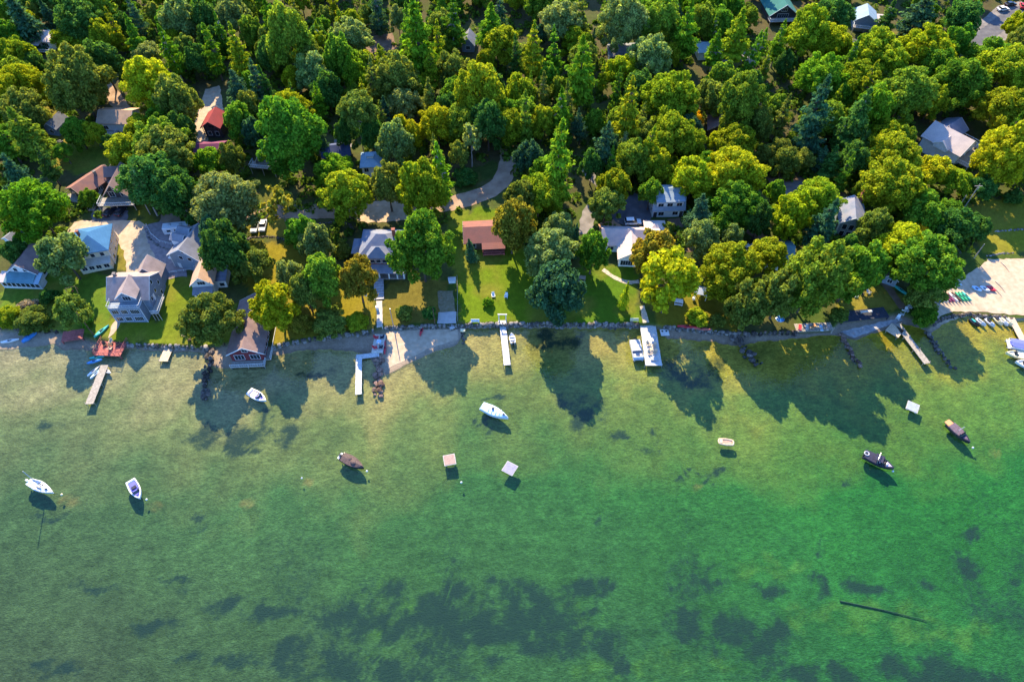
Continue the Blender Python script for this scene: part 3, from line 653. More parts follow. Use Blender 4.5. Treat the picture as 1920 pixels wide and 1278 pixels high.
# 17 white house pale blue roof
h = House('house', 700, 338, 5, 'white two-storey house with a pale blue roof behind the gravel road')
h.wall(-2.7,2.9,0,6.5,-1,5,WHITE); h.hip(-2.7,2.9,0,6.5,5.05,1.5,RF_LBLUE); h.wall(-.9,.9,2.2,3.8,6.2,7.2,WHITE,.5,'x','cupola'); h.gable(-.9,.9,2.2,3.8,7.2,.5,RF_LBLUE,'x',.2,name='cupola_roof')
for u in (-1.4,1.4):
    for z in (.8,3.3): h.win('f',0,u,z,1.2,1.3,n=2)
for z in (.8,3.3): h.win('l',-2.7,3,z,1.1,1.3)
# 18 slate house with porch
h = House('house', 716, 523, 0, 'red-brown house with slate blue hipped roofs, white windows and a wide columned porch')
h.wall(-5.4,5.4,3.4,13,-1,5.4,REDWALL); h.hip(-5.4,5.4,3.4,13,5.45,3.3,RF_SLATE,ridge=2.4)
h.wall(-3.2,2.2,2.0,6,3.6,6.0,REDWALL,name='bay'); h.hip(-3.2,2.2,2.0,6,6.02,2.0,RF_SLATE,.4,ridge=.8,name='bay_roof')
for u in (-2,-.4,1.2): h.win('f',2.0,u,4.2,1.2,1.2)
h.shed(-5.6,6.6,-.8,3.38,2.9,3.9,RF_SLATE,name='porch_roof'); h.deck(-5.4,6.4,-.4,3.36,.5,WOOD,None,True,'porch_floor',parent=h.o)
h.posts([(-5.2,-.2),(-3,-.2),(-.4,-.2),(2.2,-.2),(4.4,-.2),(6.2,-.2)],.5,2.9,WHITE,.35)
for u in (-4,-1.6,1.4,4): h.win('f',3.4,u,.9,1.3,1.5,n=2)
for y_ in (6,10): h.win('l',-5.4,y_,3.4,1.1,1.3)
h.hip(-8,-5.4,6,11,4.0,1.4,RF_SLATE,.4,name='wing_roof'); h.wall(-8,-5.4,6,11,-1,3.98,REDWALL); h.chimney(3.4,9,6.5,9.8,BRICK,.8)
# 19 salmon roof cabin
h = House('cabin', 908, 472, 4, 'brown cabin with a long low salmon-red roof and a red railed deck', 'cabin')
h.wall(-5,6,1,9,-1,3,BROWNWALL,1.7,'x'); h.gable(-5,6,1,9,3,1.7,RF_SALMON,'x',.6,trim=WOOD); h.shed(-.6,5.8,-1.6,.4,2.3,2.85,RF_SALMON,name='porch_roof'); h.deck(-.4,5.6,-1.8,.96,.6,REDDECK,REDDECK,True,'deck'); h.win('f',1,1,.9,1.6,1.4,n=2); h.win('f',1,4,.9,1.6,1.4,n=2); h.win('f',1,-3,.9,1.4,1.3,n=2)
# 20 white two-storey house
h = House('house', 1250, 407, 3, 'white two-storey house with a grey gambrel roof and a full-width dormer')
h.wall(-4.4,4.6,0,8.4,-1,3.0,WHITE)
b = MB().prism([(0,3.0),(8.4,3.0),(7.0,5.6),(4.2,6.9),(1.4,5.6)],-4.38,4.58,'x'); b.build('gable_wall', WHITE, h.o)
MB().prism([(-.4,2.7),(1.3,5.72),(1.2,5.95),(-.6,2.8)],-4.7,4.9,'x').prism([(1.3,5.72),(4.2,7.02),(4.2,7.3),(1.2,5.95)],-4.7,4.9,'x').prism([(4.2,7.02),(7.1,5.72),(7.2,5.95),(4.2,7.3)],-4.7,4.9,'x').prism([(7.1,5.72),(8.8,2.7),(9.0,2.8),(7.2,5.95)],-4.7,4.9,'x').build('roof', RF_LG:=roofmat('blue_grey_shingles',(.27,.33,.40),(.20,.26,.32)), h.o)
h.wall(-3.6,4.1,.1,3.2,3.2,5.7,WHITE,name='dormer'); h.shed(-3.9,4.4,-.3,3.4,5.75,6.75,RF_LG,name='dormer_roof')
for u in (-2.4,.2,2.9): h.win('f',.1,u,3.9,1.5,1.2,n=2)
for u in (-1.9,2.2): h.win('f',0,u,.8,1.5,1.2,n=2)
h.door('f',0,-3.6,-.2,1,2.2,DARKWALL); h.door('f',0,4.0,-.2,1,2.2,DARKWALL)
for y_, z in ((2,.9),(6,.9),(3,3.6),(5.5,3.6)): h.win('l',-4.4,y_,z,1,1.2)
# 21 white house, tan-white roofs, and outbuilding
h = House('house', 1182, 500, -3, 'low white house with cross-gabled pinkish roofs and a glazed sunroom facing the lake')
h.wall(-3.4,3.2,0,8.5,-1,3.2,WHITE,2.2,'y'); h.gable(-3.4,3.2,0,8.5,3.2,2.2,RF_PALE,'y',.5)
h.wall(-7.6,7.4,5.2,12.2,-1,3.2,WHITE,2.3,'x'); h.gable(-7.6,7.4,5.2,12.2,3.2,2.3,RF_PINK,'x',.5)
h.win('f',0,-1.2,.6,3.4,1.7,n=5); h.wall(3.2,6.6,1.2,5.15,-1,2.8,WHITE); h.shed(3.25,6.9,.8,5.18,2.82,3.7,RF_PALE,name='sunroom_roof'); h.win('f',1.2,4.9,.6,2.8,1.5,n=3); h.win('f',5.2,-5.5,1,1.6,1.3,n=2); h.win('l',-7.6,8,1,1.2,1.3)
h = House('garage', 1228, 452, 0, 'small white outbuilding with a pale pyramid roof beside the white house', 'outbuilding')
h.wall(-2.6,2.6,0,5.2,-.6,2.4,WHITE); h.hip(-2.6,2.6,0,5.2,2.45,1.5,RF_PALE,ridge=.6); h.win('f',0,0,.9,1.4,1.1,n=2); h.door('l',-2.6,2.4,0)
# 22 house behind pines
h = House('house', 1586, 446, -14, 'pale blue house with white corner posts and a tall glazed front half behind a pine')
h.wall(-3.4,3.2,0,9,-1,5.2,BLUEGREYWALL,2.4,'y'); rr = h.gable(-3.4,3.2,0,9,5.2,2.4,RF_SLATE,'y',.5); h.corner(-3.4,3.2,0,9,-1,5.2,WHITE,.3); h.chimney(2.2,10,0,9.2,BRICK,1.0)
for u in (-1.8,0,1.8):
    for z in (.5,3): h.win('f',0,u,z,1.2,1.8)
for y_ in (2,4.5,7): h.win('r',3.2,y_,3,1.2,1.6)
# 23 large house right
h = House('house', 1800, 303, 38, 'large pink-roofed house with a white timbered gable front and a round deck')
h.wall(-4.8,4.8,0,12,-1,4.8,WHITE,3.0,'y'); h.gable(-4.8,4.8,0,12,4.8,3.0,RF_PALE,'y',.6); h.wall(-6,-1.5,3.5,8,4,5.2,WHITE,1.6,'x','dormer'); h.gable(-6,-1.2,3.5,8,5.2,1.6,RF_PALE,'x',.4,name='dormer_roof')
h.win('f',0,-2,1,2.6,2.2,n=3); h.win('f',0,2,1,2.6,2.2,n=3); h.win('f',0,0,4.6,3,1.6,n=4); h.wall(4.8,11,6,13,-1,3.6,GREYWALL,2.2,'x'); h.gable(4.8,11,6,13,3.6,2.2,RF_SLATE,'x',.5)
h.deck(-4.6,6.5,-4,-.05,2.4,WOOD,WHITE,True,'deck','flr',3); h.deck(5,9,-2,5.9,2.4,WOOD,WHITE,True,'side_deck','fr',3)
# 24 top edge houses
h = House('house', 1464, 42, 3, 'dark timbered house with a green metal roof and white rakes at the top edge')
h.wall(-5,5,0,10,-1,3.4,DARKWALL,3.6,'y'); h.gable(-5,5,-.6,10,3.4,3.6,RF_GREEN,'y',.7); h.deck(-5.5,5.5,-3,-.05,1.8,WOOD,WHITE,True,'deck','flr',3); h.win('f',0,0,1.2,4,2,n=5); h.win('f',0,0,4.2,2,1.2,n=3)
h = House('house', 1616, 60, -14, 'pale grey house with a blue-white roof and a balcony by the upper road')
h.wall(-3.6,3.6,0,8,-1,4.2,BLUEGREYWALL,2.2,'y'); h.gable(-3.6,3.6,0,8,4.2,2.2,RF_LBLUE,'y',.5); h.win('f',0,0,.8,3.4,1.6,n=4); h.deck(-4,4,-2.4,-.05,2.4,WOOD,WHITE,True,'balcony','flr',2.5); h.wall(3.6,7,2,7,-1,2.8,WHITE); h.shed(3.62,7.3,1.7,7.3,2.82,3.7,RF_PALE,name='side_roof')
h = House('house', 1174, 120, 2, 'flat grey-roofed house with a projecting white-edged bay in the middle of the wood')
h.wall(-6,6,0,8,-1,3,GREYWALL,1.4,'x'); h.gable(-6,6,0,8,3,1.4,RF_GREY,'x',.5); h.wall(-1,4.6,-3,0,-1,3.2,GREYWALL,name='bay'); h.shed(-1.3,4.9,-3.4,.6,3.22,3.9,RF_GREY,name='bay_roof'); h.win('f',-3,1.8,.9,2,1.3,n=2); h.win('f',0,-3.6,.9,1.6,1.3,n=2)
h = House('cabin', 878, 98, -4, 'tiny grey gabled cabin between dark pines near the top', 'cabin')
h.wall(-2.2,2.2,0,6,-1,2.8,GREYWALL,2.6,'y'); h.gable(-2.2,2.2,0,6,2.8,2.6,RF_GREY,'y',.4); h.win('f',0,0,1,1.4,1.3,n=2)
h = House('cabin', 1342, 258, -10, 'small brown cabin with a mauve-brown roof among yellow trees', 'cabin')
h.wall(-2.8,2.8,0,7,-1,2.8,BROWNWALL,1.8,'y'); h.gable(-2.8,2.8,0,7,2.8,1.8,RF_BROWN,'y',.5,trim=WOOD); h.win('f',0,0,1,1.6,1.2,n=2)
h = House('shed', 1664, 534, -28, 'long narrow grey shed with a row of white windows above the stone beach', 'shed')
h.wall(-1.7,1.7,0,6.6,-.8,2.5,BLUEGREYWALL,1.4,'y'); h.gable(-1.7,1.7,0,6.6,2.5,1.4,RF_GREY,'y',.3); h.win('f',0,0,.9,1.2,1.1,n=2)
for i in range(4): h.win('l',-1.7,1+i*1.5,1,.9,1)
h = House('house', 1752, 468, -24, 'house with a plain slate-blue roof slope showing between gold and green trees')
h.wall(-2.6,2.6,0,7,-1,3.4,GREYWALL,1.8,'y'); h.gable(-2.6,2.6,0,7,3.4,1.8,RF_SLATE,'y',.5); h.win('r',2.6,3,1.2,1.3,1.2,n=2); h.win('f',0,0,1.2,1.4,1.2,n=2)
h = House('house', 1450, 506, -8, 'teal-roofed house glimpsed between the shoreline trees', 'house')
h.wall(-4,4,0,8,-1,3.4,WHITE,2,'x'); h.gable(-4,4,0,8,3.4,2,RF_TEAL,'x',.5); h.win('f',0,-2,1,1.4,1.3,n=2); h.win('f',0,2,1,1.4,1.3,n=2)
h = House('house', 1334, 112, 6, 'pale blue roof glimpsed under tall pines by the upper clearing', 'house')
h.wall(-5,5,0,7,-1,3,WHITE,1.5,'x'); h.gable(-5,5,0,7,3,1.5,RF_LBLUE,'x',.5); h.win('f',0,-2.4,1,1.5,1.3,n=2); h.win('f',0,2.4,1,1.5,1.3,n=2)
# ------------------------------------------------------------------ shore walls, jetties, docks
def wpt(px, py, z=0.0): return Vector((*at_z(px, py, z), z))
def stone_wall(name, pp, label, z0=-.3, ztop=None, thick=.9, cat='wall', m=STONE, seed=1, r=.45, follow=True, h=1.0):
    """boulders bedded along a line; z follows the ground behind the wall"""
    rng = random.Random(seed); pts = [at(x, y) for x, y in pp]; mb = MB(); o = pts[0].copy()
    for i in range(len(pts)-1):
        a, b = pts[i], pts[i+1]; n = max(1, int((b-a).length/(r*1.25)))
        for k in range(n):
            p = a.lerp(b, (k+rng.random()*.5)/n); zt = H1(p.x, p.y)
            layers = max(1, int(h/(r*1.0)))
            for l in range(layers+1):
                rr = r*rng.uniform(.8, 1.15); z = zt-h+(h)*l/max(1, layers)
                rock(mb, (p.x-o.x+rng.uniform(-.15,.15), p.y-o.y+rng.uniform(-.2,.2)-.1*(layers-l), z-o.z), rr, rng, .75)
    ob = mb.build(name, m, None, o); return tag(ob, label, cat)
def bankpx(x0, x1, n=24, dy=0.0):
    """photo points along the top edge of the bank between two photo columns"""
    out = []
    bx = sorted(BANK_PX)
    for i in range(n+1):
        x = x0+(x1-x0)*i/n; y = np.interp(x, [p[0] for p in bx], [p[1] for p in bx]); out.append((x, y+dy))
    return out
def bank_wall(x0, x1, label, seed, m=STONE, r=.5, h=1.15, name='seawall', n=None):
    rng = random.Random(seed); mb = MB(); pp = bankpx(x0, x1, n or max(4, int(abs(x1-x0)/8)))
    pts = []
    for x, y in pp:
        wx, wy = at_z(x, y, 1.1); pts.append(Vector((wx, float(bank(wx)), 0)))
    o = Vector((pts[0].x, pts[0].y, 0))
    for i in range(len(pts)-1):
        a, b = pts[i], pts[i+1]; k = max(1, int((b-a).length/(r*1.2)))
        for q in range(k):
            p = a.lerp(b, (q+rng.random()*.6)/k); top = H1(p.x, float(bank(p.x))+.6)
            base = max(-.5, H1(p.x, float(bank(p.x))-.5)-.2); L_ = max(1, int((top-base)/(r*.8)))
            for l in range(L_+1):
                z = base+(top-base)*l/L_-.08
                rock(mb, (p.x-o.x+rng.uniform(-.15,.15), float(bank(p.x))-o.y+.15-.28*(1-l/L_)+rng.uniform(-.15,.15), z-o.z), r*rng.choice((.6,.8,1,1.25))*rng.uniform(.85,1.1), rng, .7)
    ob = mb.build(name, m, None, o); return tag(ob, label, 'wall')
bank_wall(-40, 112, 'low dark boulder bank behind the narrow sandy beach at far left', 41, DSTONE, .5)
bank_wall(236, 392, 'stone retaining wall below the lawn of the grey house, left of the boathouse', 42)
bank_wall(512, 702, 'grey stone seawall curving from the boathouse to the paved landing', 43)
bank_wall(722, 862, 'low stone wall along the back of the small sandy beach', 44, STONE, .4)
bank_wall(864, 1200, 'long straight grey stone seawall below the green lawns in the middle', 45, STONE, .45)
bank_wall(1244, 1384, 'stone seawall stepping down right of the wide white dock', 46, STONE, .45)
bank_wall(1384, 1500, 'dark boulder bank below the shoreline trees right of centre', 47, DSTONE, .6)
bank_wall(1752, 1905, 'low dark stone edge of the right-hand sandy beach', 48, DSTONE, .45)
def jetty(pp, label, seed, r=.75, wid=1.4, m=DSTONE, top=.55):
    rng = random.Random(seed); mb = MB(); pts = [wpt(*p) for p in pp]; o = pts[0].copy()
    for i in range(len(pts)-1):
        a, b = pts[i], pts[i+1]; n = max(2, int((b-a).length/(r*.8)))
        d = (b-a).normalized(); nn = Vector((-d.y, d.x, 0))
        for k in range(n):
            for w_ in range(3 if wid > 1.3 else 2):
                p = a.lerp(b, (k+rng.random())/n)+nn*rng.uniform(-wid/2, wid/2); zb = float(height(p.x, p.y))
                rr = r*rng.choice((.35,.45,.55,.65,.8,1.0))*rng.uniform(.8,1.1); z = max(zb+.2, rng.uniform(-.35, top-.25*abs(w_-1)))
                rock(mb, (p.x-o.x, p.y-o.y, z), rr, rng, .75)
    ob = mb.build('rock_jetty', m, None, o); return tag(ob, label, 'jetty', 'rock jetties reaching into the lake')
jetty([(396,655),(392,675),(388,700),(384,735),(382,750)], 'thin line of dark rocks left of the red boathouse', 51, .8, 1.5, top=.8)
jetty([(712,672),(711,690),(709,715),(708,742)], 'broad reddish rock jetty beside the white L-shaped dock', 52, .75, 2.2, RSTONE)
jetty([(868,618),(868,632),(869,645)], 'short stub of dark rocks at the right end of the small beach', 53, .5, .6)
jetty([(1372,632),(1390,650),(1405,668),(1424,686)], 'wide dark boulder spit below the shoreline trees', 54, .85, 2.6)
jetty([(1576,626),(1588,645),(1598,668),(1616,690)], 'crooked line of brown rocks left of the narrow grey dock', 55, .6, .9, RSTONE)
jetty([(1736,622),(1752,646),(1770,670),(1788,692)], 'straight line of dark rocks right of the narrow grey dock', 56, .65, 1.1)
# garden walls
def garden_wall(pp, label, seed, h=.9, m=STONE, r=.4): return stone_wall('garden_wall', pp, label, m=m, seed=seed, r=r, h=h)
garden_wall([(446,450),(470,446),(500,444),(525,446),(542,452)], 'dark dry-stone wall below the two white parked cars', 61, 1.0, DSTONE)
garden_wall([(274,430),(280,446),(296,462),(316,468),(338,464)], 'curved stone retaining wall in front of the white camper', 62, 1.3)
garden_wall([(596,420),(625,416),(655,420),(664,432)], 'grey rubble wall left of the slate-roofed house', 63, .9, DSTONE)
garden_wall([(1866,434),(1890,432),(1925,430)], 'grey stone wall in the lawn at the right edge', 64, 1.0)
garden_wall([(1850,480),(1875,476),(1900,474)], 'row of pale stones at the top of the right-hand beach', 65, .5, STONE, .35)

class Dock:
    def __init__(s, p0, p1, wid, label, m=PALEWOOD, z=.55, name='dock', plank=.16):
        a, b = wpt(*p0, z), wpt(*p1, z); d = b-a; s.L = d.length; s.a = math.atan2(d.y, d.x); s.z = z
        s.o = empty(name, (a.x, a.y, 0), s.a, label, 'dock'); mb = MB(); n = max(3, int(s.L/.42)); w = s.L/n
        rng = random.Random(int(p0[0]*7)); 
        for i in range(n): mb.box(i*w+.012, (i+1)*w-.012, -wid/2+rng.uniform(-.02,.02), wid/2+rng.uniform(-.02,.02), z-.06, z)
        s.deck = mb.build('planking', m, s.o)
        f = MB(); 
        for y in (-wid/2+.1, wid/2-.22): f.box(.05, s.L-.05, y, y+.12, z-.26, z-.062)
        f.build('frame', WOOD, s.o)
        k = max(1, int(s.L/4))
        for i in range(k+1):
            x = .3+(s.L-.6)*i/k
            for y in (-wid/2-.07, wid/2+.07):
                zb = float(height(a.x+math.cos(s.a)*x-math.sin(s.a)*y, a.y+math.sin(s.a)*x+math.cos(s.a)*y))
                MB().tube((x,y,zb-.2), (x,y,z+.25), .075, n=7).build('post', WOOD, s.o)
Dock((196,684), (167,757), 1.9, 'weathered narrow dock running out from the larger red deck', WOOD)
Dock((318,648), (306,677), 2.2, 'short wooden dock below the lawn of the grey house', TANWOOD)
d = Dock((711,664), (668,669), 1.4, 'white L-shaped dock beside the reddish rock jetty', DOCKW)
a, b = wpt(673,667,.55), wpt(672,739,.55)
mb = MB(); 
def leg(d0, P0, P1, wid, m):
    M = Matrix.Rotation(-d0.a, 4, 'Z') @ Matrix.Translation(-d0.o.location)
    p, q = M @ P0, M @ P1; dd = q-p; L_ = dd.length; T = Matrix.Translation((p.x,p.y,0)) @ Matrix.Rotation(math.atan2(dd.y, dd.x), 4, 'Z'); mb = MB(); n = int(L_/.42)
    for i in range(n): mb.box(i*L_/n+.012, (i+1)*L_/n-.012, -wid/2, wid/2, .49, .553, T)
    mb.build('long_arm', m, d0.o)
    for i in range(5):
        for y in (-wid/2-.07, wid/2+.07):
            x = .4+i*(L_-.8)/4; MB().tube(T @ Vector((x,y,-2.2)), T @ Vector((x,y,.8)), .07, n=7).build('post', WOOD, d0.o)
leg(d, a, b, 1.5, DOCKW)
Dock((942,604), (951,684), 1.65, 'narrow bright white dock in front of the open lawn', DOCKW)
d = Dock((1214,605), (1226,685), 4.1, 'wide bright white dock with lounge chairs', DOCKW, .7)
Dock((1682,606), (1739,681), 1.7, 'narrow grey plank dock between two rock lines on the right', WOOD)
Dock((1666,612), (1690,626), 3.4, 'square tan swim platform beside the narrow grey dock', TANWOOD)
Dock((1890,584), (1925,650), 1.7, 'tan plank dock at the right edge beside the moored skis', TANWOOD)
# decks over the shore
def deck_thing(px, py, sx, sy, z, label, m, rz=0, rail=None, name='deck', zbase=None):
    p = at(px, py); zz = p.z if zbase is None else zbase; o = empty(name, (p.x, p.y, zz), R(rz), label, 'deck'); mb = MB(); n = int(sx/.28)
    for i in range(n): mb.box(-sx/2+sx*i/n+.01, -sx/2+sx*(i+1)/n-.01, -sy/2, sy/2, z-.07, z)
    mb.box(-sx/2+.05, sx/2-.05, -sy/2+.05, sy/2-.05, z-.28, z-.072); mb.build('planking', m, o)
    for x in (-sx/2+.2, sx/2-.2):
        for y in (-sy/2+.2, sy/2-.2): MB().box(x-.12, x+.12, y-.12, y+.12, -1.6, z-.282).build('post', m, o)
    if rail:
        for (ax, ay), (bx, by) in rail:
            r_ = MB(); ax, bx, ay, by = ax*sx/2*.97, bx*sx/2*.97, ay*sy/2*.97, by*sy/2*.97; k = max(1, int(math.hypot(bx-ax, by-ay)/1.2)); r_.tube((ax,ay,z+1), (bx,by,z+1), .06, n=6); r_.tube((ax,ay,z+.5), (bx,by,z+.5), .035, n=6)
            for i in range(k+1): q = i/k; r_.tube((ax+(bx-ax)*q, ay+(by-ay)*q, z), (ax+(bx-ax)*q, ay+(by-ay)*q, z+1.05), .06, n=6)
            r_.build('railing', m, o)
    return o, p, zz
FRONT = [((-1,-1),(1,-1)), ((-1,-1),(-1,1)), ((1,-1),(1,1))]
deck_thing(212, 656, 6.8, 5.2, .9, 'larger red-stained deck with chairs at the foot of the narrow dock', REDDECK, -3, FRONT, zbase=.25)
deck_thing(140, 632, 5.2, 3.4, .6, 'small red-stained deck on the rocks left of the larger red deck', REDDECK, 12, None, zbase=.7)
deck_thing(711, 646, 2.9, 5.8, .5, 'pale paved landing with chairs between the dock and the sandy beach', PALEWOOD, -2, None, 'landing', zbase=.35)
deck_thing(1525, 614, 9.6, 2.6, .75, 'grey waterfront deck covered with beach things under the big maple', WOOD, 3, [((-1,-1),(1,-1))], zbase=.9)
deck_thing(1618, 590, 13.0, 3.4, .5, 'long dark deck with a white front edge above the pebble shore', mat('charcoal_decking', (.035,.04,.06), .7, .2, 2), 8, None, zbase=1.0)
tag(MB().box(-6.6,6.6,-.18,.18,-1.3,.42).build('retaining_wall', mat('pale_concrete', (.55,.55,.56), .85, .08, 1), None, at(1614,596)+Vector((0,-.2,0)), R(8)), 'white-topped concrete retaining wall in front of the long dark deck', 'wall')

# ------------------------------------------------------------------ boats
def gel(name, rgb, rough=.25): return mat(name, rgb, rough, .05, 2, spec=.5)
BW = gel('white_gelcoat', (.68,.68,.70)); BB = gel('blue_upholstery', (.10,.10,.42), .5); BLB = gel('pale_blue_canvas', (.45,.62,.80), .6); BDK = gel('black_gelcoat', (.025,.025,.035)); BBR = mat('brown_canvas', (.10,.065,.06), .8, .25, 2)
BNV = mat('navy_canvas', (.025,.025,.055), .7, .25, 2); BRD = gel('red_plastic', (.55,.03,.05), .4); BYL = gel('cream_gelcoat', (.75,.66,.42)); BTE = gel('teal_plastic', (.05,.42,.38), .4); BOR = gel('orange_plastic', (.70,.30,.12), .5); BGN = gel('green_plastic', (.04,.42,.22), .4)
BPU = gel('plum_plastic', (.26,.05,.14), .4); BBL = gel('sky_blue_plastic', (.06,.25,.60), .4); BGY = gel('grey_vinyl', (.42,.43,.46), .6); BRC = gel('royal_blue_canvas', (.12,.14,.50), .6); SEAT = gel('tan_vinyl', (.55,.40,.36), .6)
def prof(t, bow=2.2, tr=.82):
    """half beam along the hull, 0 stern .. 1 bow"""
    return (tr+(1-tr)*min(1, t/.35))*(1-max(0, (t-.35)/.65)**bow)
def hull_mesh(L_, B, D=.75, sheer=.25, bow=2.2, tr=.82, n=14, rim=.12, well=(.06,.88), floor=.28):
    """open hull with a rim and a sunken inside; stern at -L/2, bow at +L/2, water at z=0"""
    mb = MB(); rows = []
    for i in range(n+1):
        t = i/n; hb = max(.02, B/2*prof(t, bow, tr)); x = -L_/2+L_*t; zt = D*.72+sheer*t*t; xb = x-.10*L_*t**3
        ih = max(.012, hb-rim) if well[0] <= t <= well[1] else max(.01, hb-rim); zi = floor if well[0] <= t <= well[1] else zt+.03
        rows.append([(xb,-hb*.55,-.30), (x,-hb*.96,.1), (x,-hb,zt), (x,-ih,zt+.03), (x,-ih*.9,zi), (x,ih*.9,zi), (x,ih,zt+.03), (x,hb,zt), (x,hb*.96,.1), (xb,hb*.55,-.30)])
    k = len(rows[0])
    for r in rows: mb.v += r
    for i in range(n):
        for j in range(k): mb.f.append((i*k+j, (i+1)*k+j, (i+1)*k+(j+1) % k, i*k+(j+1) % k))
    mb.f.append(tuple(range(k-1, -1, -1))); mb.f.append(tuple(n*k+j for j in range(k)))
    return mb
def shape_mesh(L_, B, t0, t1, z, h, bow=2.2, tr=.82, inset=.15, n=8, crown=.0):
    """a pad, cover or deck panel that follows the hull outline between two stations"""
    mb = MB(); rows = []
    for i in range(n+1):
        t = t0+(t1-t0)*i/n; hb = max(.02, B/2*prof(t, bow, tr)-inset); x = -L_/2+L_*t
        rows.append([(x,-hb,z),(x,-hb,z+h),(x,0,z+h+crown),(x,hb,z+h),(x,hb,z)])
    for r in rows: mb.v += r
    for i in range(n):
        for j in range(5): mb.f.append((i*5+j, (i+1)*5+j, (i+1)*5+(j+1) % 5, i*5+(j+1) % 5))
    mb.f.append((4,3,2,1,0)); mb.f.append(tuple(n*5+j for j in range(5))); return mb
class Boat:
    def __init__(s, stern, bow, B, label, name='boat', cat='boat', z=0.0):
        a, b = wpt(*stern), wpt(*bow); d = b-a; s.L = d.length; s.B = B; c = (a+b)/2
        s.o = empty(name, (c.x, c.y, z), math.atan2(d.y, d.x), label, cat)
    def part(s, mb, name, m, parent=None, smooth=False): return mb.build(name, m, parent or s.o, smooth=smooth)
    def outboard(s, m=BDK):
        e = s.part(MB().box(-s.L/2-.55,-s.L/2-.02,-.22,.22,.35,1.0).box(-s.L/2-.4,-s.L/2-.15,-.08,.08,-.5,.348), 'outboard_motor', m); return e
    def screen(s, t, w, h=.5, z=.75, m=GLASS):
        x = -s.L/2+s.L*t; mb = MB().add([(x,-w/2,z),(x+.5,-w*.3,z),(x+.5,w*.3,z),(x,w/2,z),(x-.3,-w/2,z+h),(x+.15,-w*.3,z+h),(x+.15,w*.3,z+h),(x-.3,w/2,z+h),
              (x+.06,-w/2,z),(x+.56,-w*.3,z),(x+.56,w*.3,z),(x+.06,w/2,z),(x-.24,-w/2,z+h),(x+.21,-w*.3,z+h),(x+.21,w*.3,z+h),(x-.24,w/2,z+h)],
              [(0,4,5,1),(1,5,6,2),(2,6,7,3),(8,9,13,12),(9,10,14,13),(10,11,15,14),(4,12,13,5),(5,13,14,6),(6,14,15,7),(0,8,12,4),(3,7,15,11),(0,1,9,8),(1,2,10,9),(2,3,11,10)])
        return s.part(mb, 'windscreen', m)
# sailing boat
b = Boat((56,904), (102,925), 2.3, 'white sailboat with a bare mast near the left edge', 'sailboat'); L_ = b.L
b.part(hull_mesh(L_,2.3,.9,.2,2.0,.7,well=(.1,.42)),'hull',BW); b.part(shape_mesh(L_,2.3,.45,.86,.7,.16,2,.7,.5,crown=.12),'cabin',BW); b.part(MB().tube((.4,0,.7),(.4,0,8.2),.10,.08,8),'mast',BGY); b.part(MB().tube((.35,0,1.7),(-L_*.46,0,1.6),.05,n=8),'boom',METAL)
b.part(MB().box(L_*.22,L_*.3,-.22,.22,.99,1.05),'hatch',GLASS); b.part(MB().tube((-L_*.42,-.2,1.62),(.2,0,1.72),.1,n=8),'furled_sail',BLB); b.outboard(BW)
for y in (-.42,.42): b.part(MB().box(-.9,.6,y-.09,y+.09,.86,.95),'cabin_window',BDK)
# blue-seated boat
b = Boat((246,902), (264,936), 2.3, 'white open boat with dark blue seats and a white cross rail', 'motorboat'); L_ = b.L
b.part(hull_mesh(L_,2.3,.8,.2,2.6,.9,well=(.08,.9),rim=.22),'hull',BW); b.part(shape_mesh(L_,2.3,.1,.6,.3,.16,2.6,.9,.34),'rear_seat',BB); b.part(shape_mesh(L_,2.3,.68,.88,.3,.2,2.6,.9,.34),'bow_seat',BB); b.part(MB().box(.62,.9,-.95,.95,.3,.78),'cross_rail',BW); b.part(MB().box(-.9,-.2,-.5,.5,.47,.72),'bench',BNV); b.screen(.64,1.5)
# bowrider by the boathouse
b = Boat((468,735), (500,753), 2.3, 'white bowrider with blue front seats and reddish rear seats off the boathouse', 'motorboat'); L_ = b.L
b.part(hull_mesh(L_,2.3,.85,.2,2.3,.86,well=(.1,.9),rim=.25),'hull',BW); b.part(shape_mesh(L_,2.3,.14,.45,.3,.18,2.3,.86,.4),'rear_seat',SEAT); b.part(shape_mesh(L_,2.3,.66,.88,.3,.22,2.3,.86,.35),'bow_seat',BB); b.screen(.6,1.7); b.part(MB().box(-.1,.5,-.8,-.1,.3,.85),'helm_console',BB); b.part(shape_mesh(L_,2.3,0,.1,.62,.06,2.3,.86,.12),'swim_platform',BW)
# cabin cruiser
b = Boat((903,763), (953,786), 2.6, 'pale blue and white cruiser under a boat cover in the middle of the bay', 'motorboat'); L_ = b.L
b.part(hull_mesh(L_,2.6,1.0,.25,2.0,.8),'hull',BW); cv = b.part(shape_mesh(L_,2.6,.03,.97,.78,.2,2.0,.8,.06,14,.28),'boat_cover',BLB); 
for t in (.3,.42,.56,.68): b.part(MB().box(-L_/2+L_*t,-L_/2+L_*t+.07,-.95,.95,1.17,1.3),'cover_strap',BW,cv)
b.part(MB().cbox((-.6,.2,1.42),(.45,.45,.35)),'cover_pole_cap',BNV,cv); b.part(MB().cbox((L_*.33,0,1.3),(.5,.4,.2)),'bow_hatch',BNV,cv)
# brown covered boat
b = Boat((641,857), (683,879), 2.5, 'small boat under a wrinkled dark brown cover', 'motorboat'); L_ = b.L
b.part(hull_mesh(L_,2.5,.9,.2,2.2,.84),'hull',BDK); cv = b.part(shape_mesh(L_,2.5,.06,.98,.72,.16,2.2,.84,.02,12,.3),'boat_cover',BBR); b.part(MB().dome((.4,-.2,1.0),(.8,.6,.4)).dome((-.8,.2,1.0),(.6,.5,.3)),'cover_folds',BBR,cv); b.part(shape_mesh(L_,2.5,-.1,.06,.35,.1,2.2,.84,.2),'swim_platform',BW); b.outboard()
